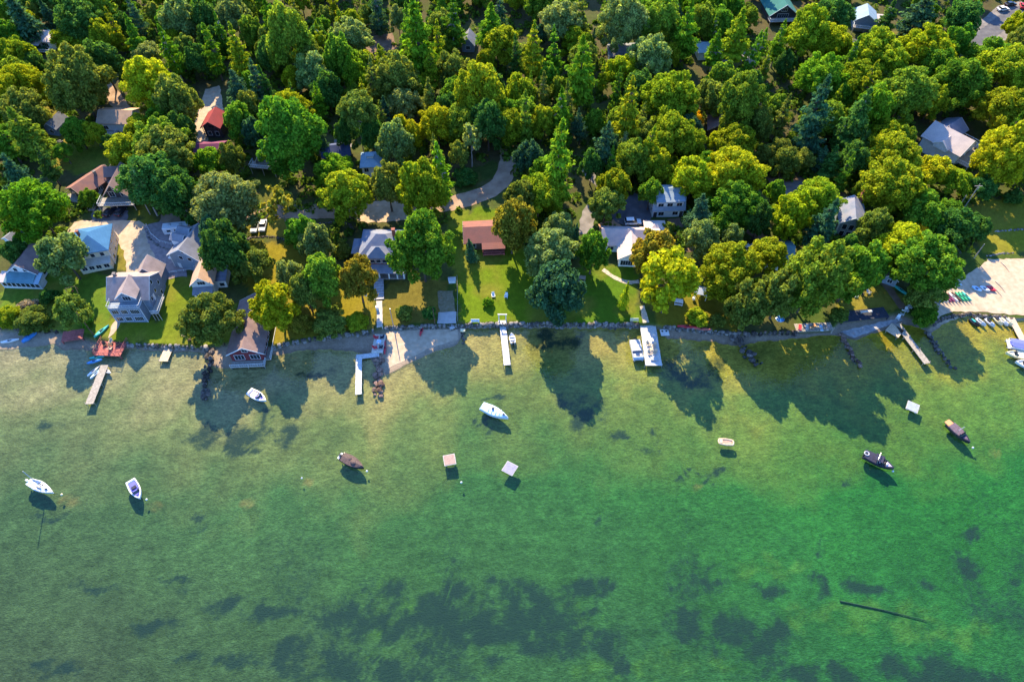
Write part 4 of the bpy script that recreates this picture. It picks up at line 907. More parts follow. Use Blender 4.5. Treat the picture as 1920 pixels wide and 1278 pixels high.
# dark wakeboard boat
b = Boat((1618,852), (1674,880), 2.7, 'black wakeboard boat with a white ring at its stern', 'motorboat'); L_ = b.L
b.part(hull_mesh(L_,2.7,1.0,.2,2.6,.9,rim=.2),'hull',BDK); b.part(shape_mesh(L_,2.7,.04,.52,.76,.14,2.6,.9,.1,8,.12),'engine_cover',BNV); b.part(shape_mesh(L_,2.7,.74,.94,.6,.28,2.6,.9,.35),'bow_seat',gel('lilac_vinyl',(.36,.32,.42),.5)); b.screen(.62,2.0,.6,.85)
tw = MB().path([(-.2,-1.15,.85),(-.5,-1.0,2.3),(-.5,1.0,2.3),(-.2,1.15,.85)],.06); b.part(tw,'tow_tower',METAL); b.part(MB().box(-1.1,.7,-.95,.95,1.62,1.7),'tower_canvas',BNV)
rg = MB(); 
for i in range(14): a0, a1 = i*2*PI/14, (i+1)*2*PI/14; rg.tube((-L_*.43+.5*math.cos(a0),.5*math.sin(a0),1.06),(-L_*.43+.5*math.cos(a1),.5*math.sin(a1),1.06),.13,n=6)
b.part(rg,'tow_ring',BGY); b.part(MB().box(.1,.35,-.7,.1,.95,1.2).box(1.5,1.75,-.4,.3,.95,1.15),'seat_backs',BW)
# dark boat with orange tender
b = Boat((1776,795), (1816,832), 2.5, 'black boat with an orange platform at its stern near the right edge', 'motorboat'); L_ = b.L
b.part(hull_mesh(L_,2.5,1.0,.2,2.2,.88),'hull',BDK); b.part(shape_mesh(L_,2.5,.12,.6,.76,.2,2.2,.88,.12,8,.15),'boat_cover',mat('plum_grey_canvas',(.13,.09,.12),.8,.2,2)); b.part(shape_mesh(L_,2.5,-.1,.11,.5,.3,2.2,.88,.3),'swim_platform',BOR); b.screen(.62,1.8,.6,.85); b.part(shape_mesh(L_,2.5,.72,.93,.76,.12,2.2,.88,.3,6,.1),'bow_cover',mat('plum_grey_canvas',(.13,.09,.12),.8,.2,2)); b.part(MB().path([(0,-1.1,.9),(-.2,-1,2.1),(-.2,1,2.1),(0,1.1,.9)],.05),'tow_tower',METAL)
# skiff at the narrow white dock
b = Boat((962,644), (959,626), 1.6, 'small white skiff tied beside the narrow bright white dock', 'skiff'); L_ = b.L
b.part(hull_mesh(L_,1.6,.6,.12,2.4,.85),'hull',BW)
for x in (-L_*.2,L_*.1): b.part(MB().box(x-.18,x+.18,-.6,.6,.45,.52),'thwart',BGY)
b.outboard()
# pontoon boats
def pontoon(stern, bow, B, label, canvas, open_front=True):
    b = Boat(stern, bow, B, label, 'pontoon_boat'); L_ = b.L
    for y in (-B*.36,B*.36): b.part(MB().tube((-L_/2,y,.05),(L_/2-.4,y,.05),.32,n=12).tube((L_/2-.4,y,.05),(L_/2+.2,y,.2),.32,.06,12),'pontoon',METAL)
    b.part(MB().box(-L_/2,L_/2,-B/2,B/2,.42,.52),'deck',BGY)
    f = MB().box(-L_/2+.1,L_/2-.5,-B/2+.02,-B/2+.07,.522,1.15).box(-L_/2+.1,L_/2-.5,B/2-.07,B/2-.02,.522,1.15).box(-L_/2+.1,-L_/2+.15,-B/2+.08,B/2-.08,.522,1.15).box(L_/2-.55,L_/2-.5,-B/2+.08,B/2-.08,.522,1.15); b.part(f,'side_panels',BW)
    c = shape_mesh(L_*.94,B*.98,.02,.62 if open_front else .97,1.17,.1,9,1,.02,8,.22); b.part(c,'canvas_top',canvas)
    for y in (-B*.3,B*.3): b.part(MB().box(L_*.22,L_*.4,y-.3,y+.3,.522,.95),'seat',BGY)
    b.outboard(); return b
pontoon((1189,641), (1197,677), 2.7, 'grey and white pontoon boat moored along the left side of the wide white dock', BGY)
pontoon((1935,655), (1886,646), 3.0, 'white pontoon boat with a royal blue top at the right edge', BRC, False)
def runabout(stern, bow, B, label, hullm, seatm, name='motorboat'):
    b = Boat(stern, bow, B, label, name); L_ = b.L; b.part(hull_mesh(L_,B,.85,.2,2.3,.86,well=(.1,.9),rim=.22),'hull',hullm); b.part(shape_mesh(L_,B,.14,.5,.3,.25,2.3,.86,.4),'rear_seat',seatm); b.part(shape_mesh(L_,B,.66,.88,.3,.22,2.3,.86,.35),'bow_seat',seatm); b.screen(.6,B*.72); return b
runabout((1932,670), (1884,663), 2.4, 'cream-yellow motorboat below the blue-topped pontoon boat', BYL, BW)
runabout((1945,690), (1902,680), 2.5, 'white motorboat with grey seats, lowest of the boats at the right edge', BW, BGY)
# jet skis drawn up in a row by the right-hand beach
def ski(px, py, label, hullm, seatm, ang=-70):
    p = wpt(px, py); o = empty('jet_ski', (p.x,p.y,.0), R(ang), label, 'jet ski', 'jet skis moored in a row off the right-hand beach')
    hull_mesh(3.0,1.15,.55,.25,1.7,.7,well=(.06,.5),rim=.16,floor=.32).build('hull',hullm,o); shape_mesh(3,1.15,.12,.62,.5,.28,1.7,.7,.33,6,.1).build('seat',seatm,o); shape_mesh(3,1.15,.56,.94,.55,.25,1.7,.7,.16,6,.15).build('cowl',hullm,o); MB().tube((.35,-.42,1.05),(.35,.42,1.05),.04,n=6).tube((.35,0,.7),(.35,0,1.05),.05,n=6).build('handlebar',BDK,o); return o
ski(1826,606,'dark jet ski, first from the left in the row off the right-hand beach',BDK,BTE,-62); ski(1838,605,'white jet ski with a grey seat, second from the left in the row',BW,BGY,-62); ski(1855,606,'white jet ski with a black seat, third from the left in the row',BW,BDK,-65)
ski(1870,603,'cream jet ski with a black seat, fourth from the left in the row',BYL,BDK,-70); ski(1881,604,'white jet ski with a cream seat, fifth from the left in the row',BW,BYL,-72); ski(1890,605,'pale yellow jet ski nearest the tan dock',BYL,BGY,-72)
# kayaks, canoes and small craft
def kayak_mesh(L_=3.6, B=.72): return hull_mesh(L_,B,.36,.08,1.6,.25,12,.12,(.36,.66),.12)
KM = {}
def kayak(loc, rz, m, label, group=None, L_=3.6, B=.72, tilt=0, name='kayak', cat='kayak'):
    k = (m.name, L_, B)
    if k not in KM: KM[k] = kayak_mesh(L_, B).mesh('kayak', m)
    o = bpy.data.objects.new(name, KM[k]); COL.objects.link(o); o.location = loc; o.rotation_euler = (tilt,0,rz); tag(o, label, cat, group)
    s_ = MB().box(-.35,.3,-.17,.17,.1,.22).box(-.42,-.351,-.17,.17,.12,.42).build('seat', BDK, o); return o
def on(px, py, dz=.0): q = at(px, py); return Vector((q.x, q.y, q.z+dz))
kayak(on(791,620,.25), R(80), BRD, 'red kayak standing on the sandy beach against the low stone wall'); kayak(on(722,652,.3), R(95), BRD, 'red kayak lying along the right side of the paved landing',L_=4.2)
kayak(on(1288,614,.3), R(-6), BRD, 'long red kayak on the seawall right of the wide white dock, left of its twin',L_=5.0); kayak(on(1316,618,.3), R(-8), mat('pale_red_plastic',(.62,.16,.14),.4,.1,2), 'paler red kayak on the seawall, right end of the pair',L_=4.6)
kayak(on(1688,546,.4), R(-55), BTE, 'teal kayak on the steep dirt path below the narrow grey shed',L_=4.2); kayak(on(192,622,.3), R(58), BTE, 'teal rowing canoe pulled up behind the larger red deck',L_=4.6,B=1.0,name='canoe',cat='canoe')
kayak(on(184,672,.5), R(12), BTE, 'teal kayak lying where the narrow dock meets the red deck'); kayak(on(180,680,.6), R(20), BBL, 'sky-blue kayak beside the teal one at the foot of the narrow dock')
kayak(wpt(176,696,.0), R(55), BW, 'white kayak floating left of the narrow weathered dock'); kayak(wpt(181,700,.0), R(60), BLB, 'pale blue kayak floating against the narrow weathered dock')
kayak(wpt(200,696,.0), R(-25), BW, 'white dinghy floating right of the narrow weathered dock',L_=3.0,B=1.2,name='dinghy',cat='dinghy'); kayak(on(20,640,.2), R(15), BW, 'white canoe lying on the far-left beach',L_=4.4,B=.9,name='canoe',cat='canoe')
b = kayak(on(57,634,.3), R(50), BBL, 'small boat under a bright blue cover on the far-left beach', L_=4.0, B=1.6, name='dinghy', cat='dinghy'); shape_mesh(4.0,1.6,.06,.94,.3,.12,1.6,.25,.0,8,.25).build('boat_cover', BBL, b)
row = [(BBL,'sky-blue'),(BGY,'grey'),(BW,'white'),(BPU,'plum'),(BPU,'dark plum'),(BW,'bright white'),(BBR,'brown'),(BGN,'green'),(BGN,'bright green'),(BTE,'teal')]
for i, (m, w) in enumerate(row):
    n_ = ['first','second','third','fourth','fifth','sixth','seventh','eighth','ninth','tenth'][i]
    kayak(on(1755+i*6.2, 561-i*.4, .35), R(-68), m, f'{w} kayak, {n_} from the left in the rack by the right-hand beach', 'kayaks racked beside the right-hand beach')
for i, (m, w) in enumerate([(BBL,'blue'),(BW,'white'),(BTE,'teal'),(BLB,'pale blue')]):
    kayak(on(1772+i*6.5, 532-i, .35), R(-60), m, f'{w} kayak in the upper rack under the trees, {["leftmost","second from left","third from left","rightmost"][i]}', 'kayaks in the upper rack under the trees')
for i, (m, w, px) in enumerate([(BLB,'pale blue',1830),(BW,'white',1845),(BRD,'bright red',1857)]):
    o = kayak(on(px, 543, .3), R(-40), m, f'{w} pedal boat on the right-hand beach', 'pedal boats on the right-hand beach', L_=2.6, B=1.5, name='pedal_boat', cat='pedal boat')
# tan floating lounger out in the bay
p = wpt(1361, 829); o = empty('water_float', (p.x,p.y,0), R(-8), 'small tan inflatable float alone in the right half of the bay', 'float')
rg = MB(); P_ = [(-1.5,-.6),(-1.7,0),(-1.5,.6),(0,.75),(1.5,.6),(1.7,0),(1.5,-.6),(0,-.75)]
for i in range(8): rg.tube((*P_[i],.2),(*P_[(i+1)%8],.2),.22,n=8)
rg.build('ring', TANWOOD, o); MB().box(-1.3,1.3,-.45,.45,.08,.2).build('floor', mat('salmon_vinyl',(.5,.26,.2),.5,.1,2), o); MB().box(-1.4,-.9,-.4,.4,.21,.5).build('headrest', BYL, o)
# swim rafts
def raft(px, py, s_, rz, top, label):
    p = wpt(px, py); o = empty('swim_raft', (p.x,p.y,0), R(rz), label, 'raft', 'square swim rafts anchored in the bay')
    MB().box(-s_/2,s_/2,-s_/2,s_/2,.3,.42).build('frame', mat('weathered_white_paint',(.38,.37,.36),.8,.15,3), o); mb = MB()
    for i in range(8): w = (s_-.3)/8; mb.box(-s_/2+.15+i*w+.01,-s_/2+.15+(i+1)*w-.01,-s_/2+.15,s_/2-.15,.422,.45)
    mb.build('decking', top, o)
    for x in (-s_*.36,s_*.36): MB().tube((x,-s_*.45,.1),(x,s_*.45,.1),.22,n=10).build('float_drum', BGY, o)
    MB().tube((s_/2+.06,-.2,-.5),(s_/2+.06,-.2,.9),.03,n=6).tube((s_/2+.06,.2,-.5),(s_/2+.06,.2,.9),.03,n=6).build('ladder', METAL, o)
raft(843,863,2.7,12,mat('pinkish_planks',(.33,.22,.20),.8,.1,2),'pinkish plank swim raft, left of the pair below the cruiser'); raft(956,879,2.8,-30,mat('lilac_planks',(.27,.26,.37),.8,.1,2),'lilac plank swim raft, right of the pair below the cruiser'); raft(1710,764,2.7,-32,mat('bluish_planks',(.30,.34,.45),.8,.1,2),'bluish white swim raft in the right part of the bay')
def buoy(px, py, label, r=.24, m=BW):
    p = wpt(px, py); o = empty('mooring_buoy', (p.x,p.y,0), 0, label, 'buoy', 'mooring buoys'); MB().dome((0,0,.05),(r,r,r),12,8,-1).build('float', m, o, smooth=True); MB().tube((0,0,r),(0,0,r+.16),.03,n=6).build('eye', METAL, o)
buoy(116,927,'small cream mooring buoy off the bow of the white sailboat',.28,BYL); buoy(275,936,'white mooring buoy off the bow of the blue-seated boat'); buoy(688,883,'white mooring buoy off the bow of the brown-covered boat'); buoy(865,904,'white mooring buoy floating alone below the pinkish raft'); buoy(1674,883,'white mooring buoy off the bow of the black wakeboard boat'); buoy(1824,839,'white mooring buoy off the bow of the black boat with the orange platform'); buoy(566,896,'white mooring buoy alone below and left of the brown-covered boat',.2)
a, c = wpt(1581,1121), wpt(1745,1158); za, zc = H1(a.x,a.y)+.2, H1(c.x,c.y)+.2
tag(MB().path([(0,0,0),((c.x-a.x)*.5,(c.y-a.y)*.5+.2,(zc-za)/2),(c.x-a.x,c.y-a.y,zc-za)],[.14,.12,.07],8).build('sunken_log', mat('waterlogged_wood',(.022,.045,.025),.9,.2,2), None, (a.x,a.y,za)), 'long dark log lying on the lake bed in the lower right', 'log')

# ------------------------------------------------------------------ cars and the camper
CARP = {}
def car(px, py, rz, paint, label, L_=4.6, W=1.85, suv=False, dz=.06):
    p = on(px, py, dz); o = empty('parked_car', p, R(rz), label, 'car', 'cars parked along the lane and in the yards')
    m = mat(*paint) if isinstance(paint, tuple) else paint; roofz = 1.72 if suv else 1.45; tl = -L_*.47 if suv else -L_*.36
    MB().prism([(-L_/2,.3),(L_/2,.3),(L_/2,.68),(L_*.47,.8),(L_*.26,.92),(-L_*.47,.98),(-L_/2,.85)],-W/2,W/2,'y').build('body', m, o, bevel=.07)
    c = MB().add([(tl,-W*.46,.96),(L_*.24,-W*.46,.93),(L_*.24,W*.46,.93),(tl,W*.46,.96),(tl+.25,-W*.38,roofz),(L_*.06,-W*.38,roofz),(L_*.06,W*.38,roofz),(tl+.25,W*.38,roofz)],[(0,3,2,1),(4,5,6,7),(0,1,5,4),(1,2,6,5),(2,3,7,6),(3,0,4,7)]); c.build('window', GLASS, o)
    MB().box(tl+.3,L_*.05,-W*.37,W*.37,roofz+.003,roofz+.05).build('car_roof', m, o)
    for x in (-L_*.3,L_*.31):
        for y in (-W/2+.08,W/2-.08):
            w = MB().tube((x,y-.11,.32),(x,y+.11,.32),.32,n=14).build('wheel', BLACK, o); MB().tube((x,y-.13,.32),(x,y+.13,.32),.18,n=10).build('rim', METAL, w)
    for y in (-W*.34,W*.34): MB().box(L_/2-.02,L_/2+.03,y-.2,y+.2,.58,.72).build('headlight', gel('lamp_glass',(.7,.7,.72)), o); MB().box(-L_/2-.03,-L_/2+.02,y-.15,y+.15,.68,.82).build('tail_light', BRD, o)
    return o
CW = gel('white_car_paint',(.78,.78,.80)); CK = gel('black_car_paint',(.02,.022,.035)); CR_ = gel('red_car_paint',(.5,.03,.04))
car(479,428,-88,CW,'white car half under the dark tree, left of the pair by the dry-stone wall'); car(494,426,-87,CW,'white car in the open, right of the pair by the dry-stone wall'); car(208,399,68,CK,'black car with a pale windscreen below the steep cabin, left of the pair'); car(228,398,80,CK,'black car below the steep cabin, right of the pair')
car(1186,419,2,CW,'white estate car parked in front of the asphalt yard',4.8,1.9,True); car(1879,20,12,CW,'white saloon on the gravel turnout in the top right corner'); car(1893,11,14,CK,'black saloon behind the white one in the top right corner'); car(1402,467,20,CW,'white car half hidden beside the dirt track'); car(1916,14,70,CR_,'red car cut off by the right edge of the top corner')
car(106,274,60,CK,'dark car on the yellow grass below the small grey hut')
p = on(336,436,.1); o = empty('camper', p, R(10), 'long white camper parked behind the curved stone wall', 'camper')
MB().prism([(-3.6,.6),(3.4,.6),(3.8,1.2),(3.5,2.9),(-3.6,2.95)],-1.2,1.2,'y').build('body', BW, o, bevel=.15)
for x in (-2,0,1.8): MB().box(x-.5,x+.5,-1.25,-1.203,1.6,2.2).build('window', GLASS, o)
for x, y in ((-1.6,.2),(1.4,-.2)): MB().box(x-.35,x+.35,y-.3,y+.3,2.96,3.2).build('roof_vent', BGY, o)
for x in (-.6,.4):
    for y in (-1.05,1.05): MB().tube((x,y-.12,.35),(x,y+.12,.35),.35,n=12).build('wheel', BLACK, o)
MB().tube((3.5,0,.55),(4.9,0,.5),.07,n=6).build('tow_bar', BLACK, o)

# ------------------------------------------------------------------ garden furniture
def chair(loc, rz, m, label, group=None, name='garden_chair'):
    o = empty(name, loc, R(rz), label, 'chair', group); MB().box(-.36,.36,-.4,.4,.32,.38).build('seat', m, o)
    MB().add([(-.36,.36,.36),(.36,.36,.36),(.36,.42,.36),(-.36,.42,.36),(-.36,.72,1.12),(.36,.72,1.12),(.36,.78,1.12),(-.36,.78,1.12)],[(0,3,2,1),(4,5,6,7),(0,1,5,4),(1,2,6,5),(2,3,7,6),(3,0,4,7)]).build('backrest', m, o)
    for x in (-.42,.42): MB().box(x-.06,x+.06,-.5,.5,.58,.63).build('armrest', m, o)
    for x in (-.38,.38):
        for y in (-.38,.36): MB().box(x-.04,x+.04,y-.04,y+.04,0,.318 if abs(x) < .3 else .578).build('leg', m, o)
    return o
chair(on(925,556),8,WHITE,'white garden chair in the dark half of the open lawn'); chair(on(949,557),-8,WHITE,'white garden chair in the bright half of the open lawn')
chair(on(347,630),160,TANWOOD,'tan garden chair, higher of the two on the lawn left of the boathouse'); chair(on(356,638),200,BROWNWALL,'brown garden chair, lower of the two on the lawn left of the boathouse')
def table(loc, rz, m, label, w=1.6, d=.9, h=.74, cat='table', name='table'):
    o = empty(name, loc, R(rz), label, cat); MB().box(-w/2,w/2,-d/2,d/2,h-.06,h).build('tabletop', m, o)
    for x in (-w/2+.1,w/2-.1):
        for y in (-d/2+.1,d/2-.1): MB().box(x-.05,x+.05,y-.05,y+.05,0,h-.062).build('leg', m, o)
    return o
def picnic(loc, rz, m, label):
    o = table(loc, rz, m, label, 2.2, 1.0, name='picnic_table')
    for y in (-.95,.95): MB().box(-1.1,1.1,y-.18,y+.18,.42,.47).build('bench', m, o)
    for y in (-.95,.95):
        for x in (-.9,.9): MB().box(x-.05,x+.05,y-.05,y+.05,0,.418).build('bench_leg', m, o)
    return o
picnic(on(1090,524),-10,WOOD,'grey picnic table in the shade between two green trees'); picnic(on(1272,568),-12,WHITE,'white picnic table on the grass right of the stepping stones')
DZ = .25+.9
dk = at(212,656)
for i, (dx, dy, a_) in enumerate([(-1.6,.6,40),(.2,-.6,170),(1.6,.7,-60),(-.4,1.4,0)]):
    chair((dk.x+dx, dk.y+dy, DZ), a_, TANWOOD if i % 2 else BROWNWALL, ['brown chair nearest the left rail of the larger red deck','tan chair nearest the lake on the larger red deck','brown chair at the right of the larger red deck','tan chair at the back of the larger red deck'][i], 'chairs on the larger red deck')
table((dk.x-.1, dk.y+.4, DZ), 20, BROWNWALL, 'low brown table amid the chairs on the larger red deck', 1.0, 1.0)
dk = at(711,646)
for i, (dx, dy, a_) in enumerate([(-.7,1.6,90),(.6,1.7,-80),(-.6,-1.6,100),(.7,-1.5,-90)]):
    chair((dk.x+dx, dk.y+dy, .85), a_, BNV if i % 2 else BRD, ['red chair at the upper left of the paved landing','navy chair at the upper right of the paved landing','red chair at the lower left of the paved landing','navy chair at the lower right of the paved landing'][i], 'chairs on the paved landing')
table((dk.x+.1, dk.y+.1, .85), 0, BLB, 'pale blue table in the middle of the paved landing', 1.1, 1.1)
dk = wpt(1220,655)
for i, (px, py, a_) in enumerate([(1216,647,40),(1226,650,-30),(1218,664,30),(1227,662,-40)]):
    q = at_z(px, py, .7); chair((q[0], q[1], .70), a_, TANWOOD, ['tan chair, upper left of four on the wide white dock','tan chair, upper right of four on the wide white dock','tan chair, lower left of four on the wide white dock','tan chair, lower right of four on the wide white dock'][i], 'chairs on the wide white dock')
q = at_z(1221,656,.7); table((q[0],q[1],.7),0,TANWOOD,'small tan table between the chairs of the wide white dock',.8,.8,.5); q = at_z(1226,674,.7); table((q[0],q[1],.7),-8,BGY,'grey bench box near the outer end of the wide white dock',1.8,1.0,.5,'bench','bench')
def bench(loc, rz, m, label, w=2.2):
    o = empty('bench', loc, R(rz), label, 'bench'); MB().box(-w/2,w/2,-.25,.25,.4,.46).build('seat', m, o); MB().box(-w/2,w/2,.26,.32,.47,.95).build('backrest', m, o)
    for x in (-w/2+.15,w/2-.15): MB().box(x-.06,x+.06,-.22,.25,0,.398).build('leg', m, o)
bench(on(891,604),0,WHITE,'white bench on the seawall left of the narrow white dock'); bench(on(1189,602),0,BYL,'cream bench beside the stepping stones at the head of the wide dock')
# timber gateway at the head of the narrow dock
o = empty('gateway', on(942,600), 0, 'pale timber gateway at the head of the narrow bright white dock', 'gateway')
for x in (-.9,.9): MB().box(x-.12,x+.12,-.12,.12,-.2,2.2).build('post', PALEWOOD, o)
MB().box(-1.2,1.2,-.15,.15,2.202,2.4).build('lintel', PALEWOOD, o); MB().box(-1.1,1.1,-1.4,-.2,.02,.15).build('step', PALEWOOD, o)
# white open shelter and swing under the trees
o = empty('canopy_frame', on(1312,556), R(-14), 'white canopy frame with a pitched top under the shoreline trees', 'canopy')
for x in (-1.5,1.5):
    for y in (-1.2,1.2): MB().box(x-.08,x+.08,y-.08,y+.08,0,2.3).build('post', WHITE, o)
MB().prism([(-1.5,2.3),(0,3.1),(1.5,2.3),(1.5,2.38),(0,3.2),(-1.5,2.38)],-1.8,1.8,'x').build('canopy_top', BW, o); MB().box(-1.9,-1.2,-1.9,-1.25,.3,.9).build('side_table', BW, o)
# dog-marked board at the beach corner: white square with two black discs
p = on(1246,624,.12); o = empty('game_board', (p.x,p.y,p.z), R(3), 'white square board with two black holes on the pebbles right of the wide dock', 'board'); MB().box(-1.1,1.1,-1.0,1.0,.0,.14).build('panel', BW, o)
for x in (-.55,.5): MB().tube((x,.4,.142),(x,.4,.16),.27,n=14).build('hole', BLACK, o)
# beach clutter on the waterfront deck
def parasol(px, py, m, label, r=1.4, h=2.2):
    o = empty('parasol', on(px, py), 0, label, 'parasol'); MB().tube((0,0,0),(0,0,h),.035,n=8).build('pole', METAL, o)
    v = [(0,0,h+.35)]+[(r*math.cos(i*PI/4),r*math.sin(i*PI/4),h-.1) for i in range(8)]+[(0,0,h+.29)]+[(r*.99*math.cos(i*PI/4),r*.99*math.sin(i*PI/4),h-.14) for i in range(8)]
    f = [(0,1+i,1+(i+1)%8) for i in range(8)]+[(9,10+(i+1)%8,10+i) for i in range(8)]+[(1+i,10+i,10+(i+1)%8,1+(i+1)%8) for i in range(8)]
    MB().add(v, f).build('canopy', m, o)
parasol(1404,604,BRD,'closed-in dark red parasol among the shoreline trees'); parasol(1458,607,BBL,'bright blue parasol beside the waterfront deck',1.2)
dk = at(1525,614); rg = random.Random(3)
for i, (m, w) in enumerate([(BRD,'red'),(BW,'white'),(BOR,'orange'),(BLB,'pale blue'),(SEAT,'tan')]):
    o = tag(MB().box(-1.0,1.0,-.36,.36,0,.1).box(-1.0,-.3,-.36,.36,.102,.3).build('lounger_pad', m, None, (dk.x-3.6+i*1.8, dk.y+rg.uniform(-.4,.4), 1.66), R(70+rg.uniform(-20,20))), f'{w} sunbathing pad on the grey waterfront deck', 'pad', 'pads on the grey waterfront deck')
for i, (px, py) in enumerate([(1682,598),(1690,590),(1698,584),(1704,578)]):
    chair(on(px,py,.1),-40+i*18,WHITE,['white chair nearest the water by the head of the narrow grey dock','white chair second from the water by the head of the narrow grey dock','white chair third from the water by the head of the narrow grey dock','white chair farthest from the water by the head of the narrow grey dock'][i],'white chairs at the head of the narrow grey dock')
for i, (px, py) in enumerate([(1604,556),(1616,552),(1628,550)]):
    chair(on(px,py),20*i,[WHITE,BNV,BGY][i],['white chair on the shady lawn above the long dark deck','navy chair on the shady lawn above the long dark deck','grey chair on the shady lawn above the long dark deck'][i],'chairs on the lawn above the long dark deck')
table(on(1622,588,.52),8,PALEWOOD,'long pale bench table on the dark deck',3.2,.6,.5)
# canoe rack frames and driftwood on the right-hand beach
for (x0,y0,x1,y1,lb) in ((1866,528,1884,548,'upper timber of the pair lying on the sand by the red pedal boat'),(1858,536,1878,556,'lower timber of the pair lying on the sand by the red pedal boat'),(1876,492,1892,510,'thin crooked branch at the top of the right-hand beach')):
    a, c = on(x0,y0,.12), on(x1,y1,.12); tag(MB().path([(0,0,0),((c.x-a.x)*.5+.2,(c.y-a.y)*.5,.05+(c.z-a.z)/2),(c.x-a.x,c.y-a.y,c.z-a.z)],[.14,.12,.07],7).build('driftwood', WOOD, None, a), lb, 'timber')
# a stepped wooden walkway up the bank at the left, the path steps of the slate house
def stair(p0, p1, wid, label, m=WOOD, name='stairway', rail=True):
    a, b = on(*p0), on(*p1); d = Vector((b.x-a.x, b.y-a.y, 0)); L_ = d.length; o = empty(name, a, math.atan2(d.y,d.x), label, 'stairs'); n = int(L_/.8); dz = b.z-a.z+.8
    mb = MB()
    for i in range(n): mb.box(L_*i/n,L_*(i+1)/n-.03,-wid/2,wid/2,.25+dz*i/n-.08,.25+dz*i/n)
    mb.build('treads', m, o)
    for y in (-wid/2-.04,wid/2+.04):
        MB().add([(0,y-.04,0),(L_,y-.04,dz),(L_,y+.04,dz),(0,y+.04,0),(0,y-.04,.3),(L_,y-.04,dz+.3),(L_,y+.04,dz+.3),(0,y+.04,.3)],[(0,3,2,1),(4,5,6,7),(0,1,5,4),(1,2,6,5),(2,3,7,6),(3,0,4,7)]).build('stringer', m, o)
        if rail:
            r_ = MB().tube((0,y,1.2),(L_,y,dz+1.2),.05,n=6)
            for i in range(0,n+1,3): r_.tube((L_*i/n,y,.2+dz*i/n),(L_*i/n,y,1.22+dz*i/n),.05,n=6)
            r_.build('railing', m, o)
stair((172,396),(208,318),1.5,'long grey wooden stairway climbing beside the steep cabin')
stair((711,562),(711,526),2.4,'broad grey steps from the porch of the slate-roofed house to the path',mat('grey_stone_steps',(.36,.36,.40),.85,.12,2),rail=False)
ribbon('front_path', [(712,614),(712,590),(711,564)], 1.5, mat('concrete_path',(.52,.46,.42),.9,.1,1.2), .07, .05, seed=41)
tag(MB().box(-.3,.3,-.3,.3,0,1.1).box(-.38,.38,-.38,.38,1.102,1.2).build('path_post', WHITE, None, on(708,580)), 'white pillar standing beside the concrete front path', 'post')
o = empty('birdhouse', on(689,566), 0, 'white birdhouse on a pole left of the front path', 'birdhouse'); MB().tube((0,0,0),(0,0,2.6),.04,n=7).build('pole', METAL, o); MB().prism([(-.3,2.6),(.3,2.6),(.3,3.0),(0,3.3),(-.3,3.0)],-.3,.3,'y').build('box', WHITE, o)
# poles and fences
def pole(px, py, h, label, arm=True, m=PALEBARK):
    o = empty('utility_pole', on(px, py), 0, label, 'pole'); MB().tube((0,0,-.3),(0,0,h),.15,.10,8).build('shaft', m, o)
    if arm: MB().box(-1.1,1.1,-.06,.06,h-.8,h-.66).build('crossarm', m, o); MB().tube((.25,0,h-1.9),(.25,0,h-1.2),.2,n=10).build('transformer', METAL, o)
pole(1802,398,10.5,'leaning-looking pale utility pole above the bright right-hand lawn'); pole(1676,84,9,'utility pole beside the upper road'); pole(1792,396,6,'shorter bare pole left of the utility pole above the right-hand lawn',False); pole(1826,484,5.5,'short post at the upper left corner of the right-hand beach',False); pole(282,402,8,'thin pole beside the sandy driveway at the foot of the wood',False); pole(176,628,9,'dark slim pole left of the grey house by the shore',False,BROWNWALL); pole(738,612,7,'bare flagpole on the lawn above the sandy beach',False,METAL); pole(816,610,7,'slim dark pole left of the boat ramp',False,BROWNWALL)
def fence(pp, label, m=WOOD, h=.9, gap=2.0):
    pts = [on(*p) for p in pp]; o = empty('fence', pts[0], 0, label, 'fence'); r_ = MB()
    for i in range(len(pts)-1):
        a, b = pts[i]-pts[0], pts[i+1]-pts[0]; r_.tube(a+Vector((0,0,h-.1)), b+Vector((0,0,h-.1)), .045, n=5).tube(a+Vector((0,0,h*.45)), b+Vector((0,0,h*.45)), .04, n=5); k = max(1, int((b-a).length/gap))
        for q in range(k): p = a.lerp(b, q/k); MB().box(-.06,.06,-.06,.06,-.2,h).build('fence_post', m, o, p)
    r_.build('rails', m, o)
fence([(857,520),(858,560),(858,604)],'grey post and rail fence between the gravel strip and the open lawn'); fence([(276,424),(284,440),(300,454),(322,460),(342,456)],'white railing on top of the curved stone retaining wall',WHITE,1.0,1.4); fence([(1756,430),(1780,452),(1800,478)],'grey rail fence slanting down to the right-hand beach'); fence([(318,512),(345,508),(360,506)],'low white edge rail at the bottom of the pinkish paved yard',WHITE,.7,1.6)
o = empty('shed', on(848,528), R(4), 'tiny pale well-house box at the top of the gravel strip', 'well house'); MB().box(-.9,.9,-.6,.6,-.2,1.0).build('wall', WHITE, o); MB().prism([(-.8,1.0),(0,1.35),(.8,1.0),(.8,1.08),(0,1.43),(-.8,1.08)],-1.05,1.05,'x').build('roof', BGY, o)
for i, (px, py, m, w) in enumerate([(868,622,BYL,'yellow'),(848,617,BGY,'grey')]):
    o = empty('beach_cart', on(px,py,.05), R(30*i), f'{w} beach cart on the sand by the stub of rocks', 'cart'); MB().box(-.6,.6,-.35,.35,.3,.8).build('tub', m, o); [MB().tube((x,-.42,.22),(x,-.36,.22),.22,n=10).tube((x,.36,.22),(x,.42,.22),.22,n=10).build('wheel_pair', BLACK, o) for x in (-.35,.35)]
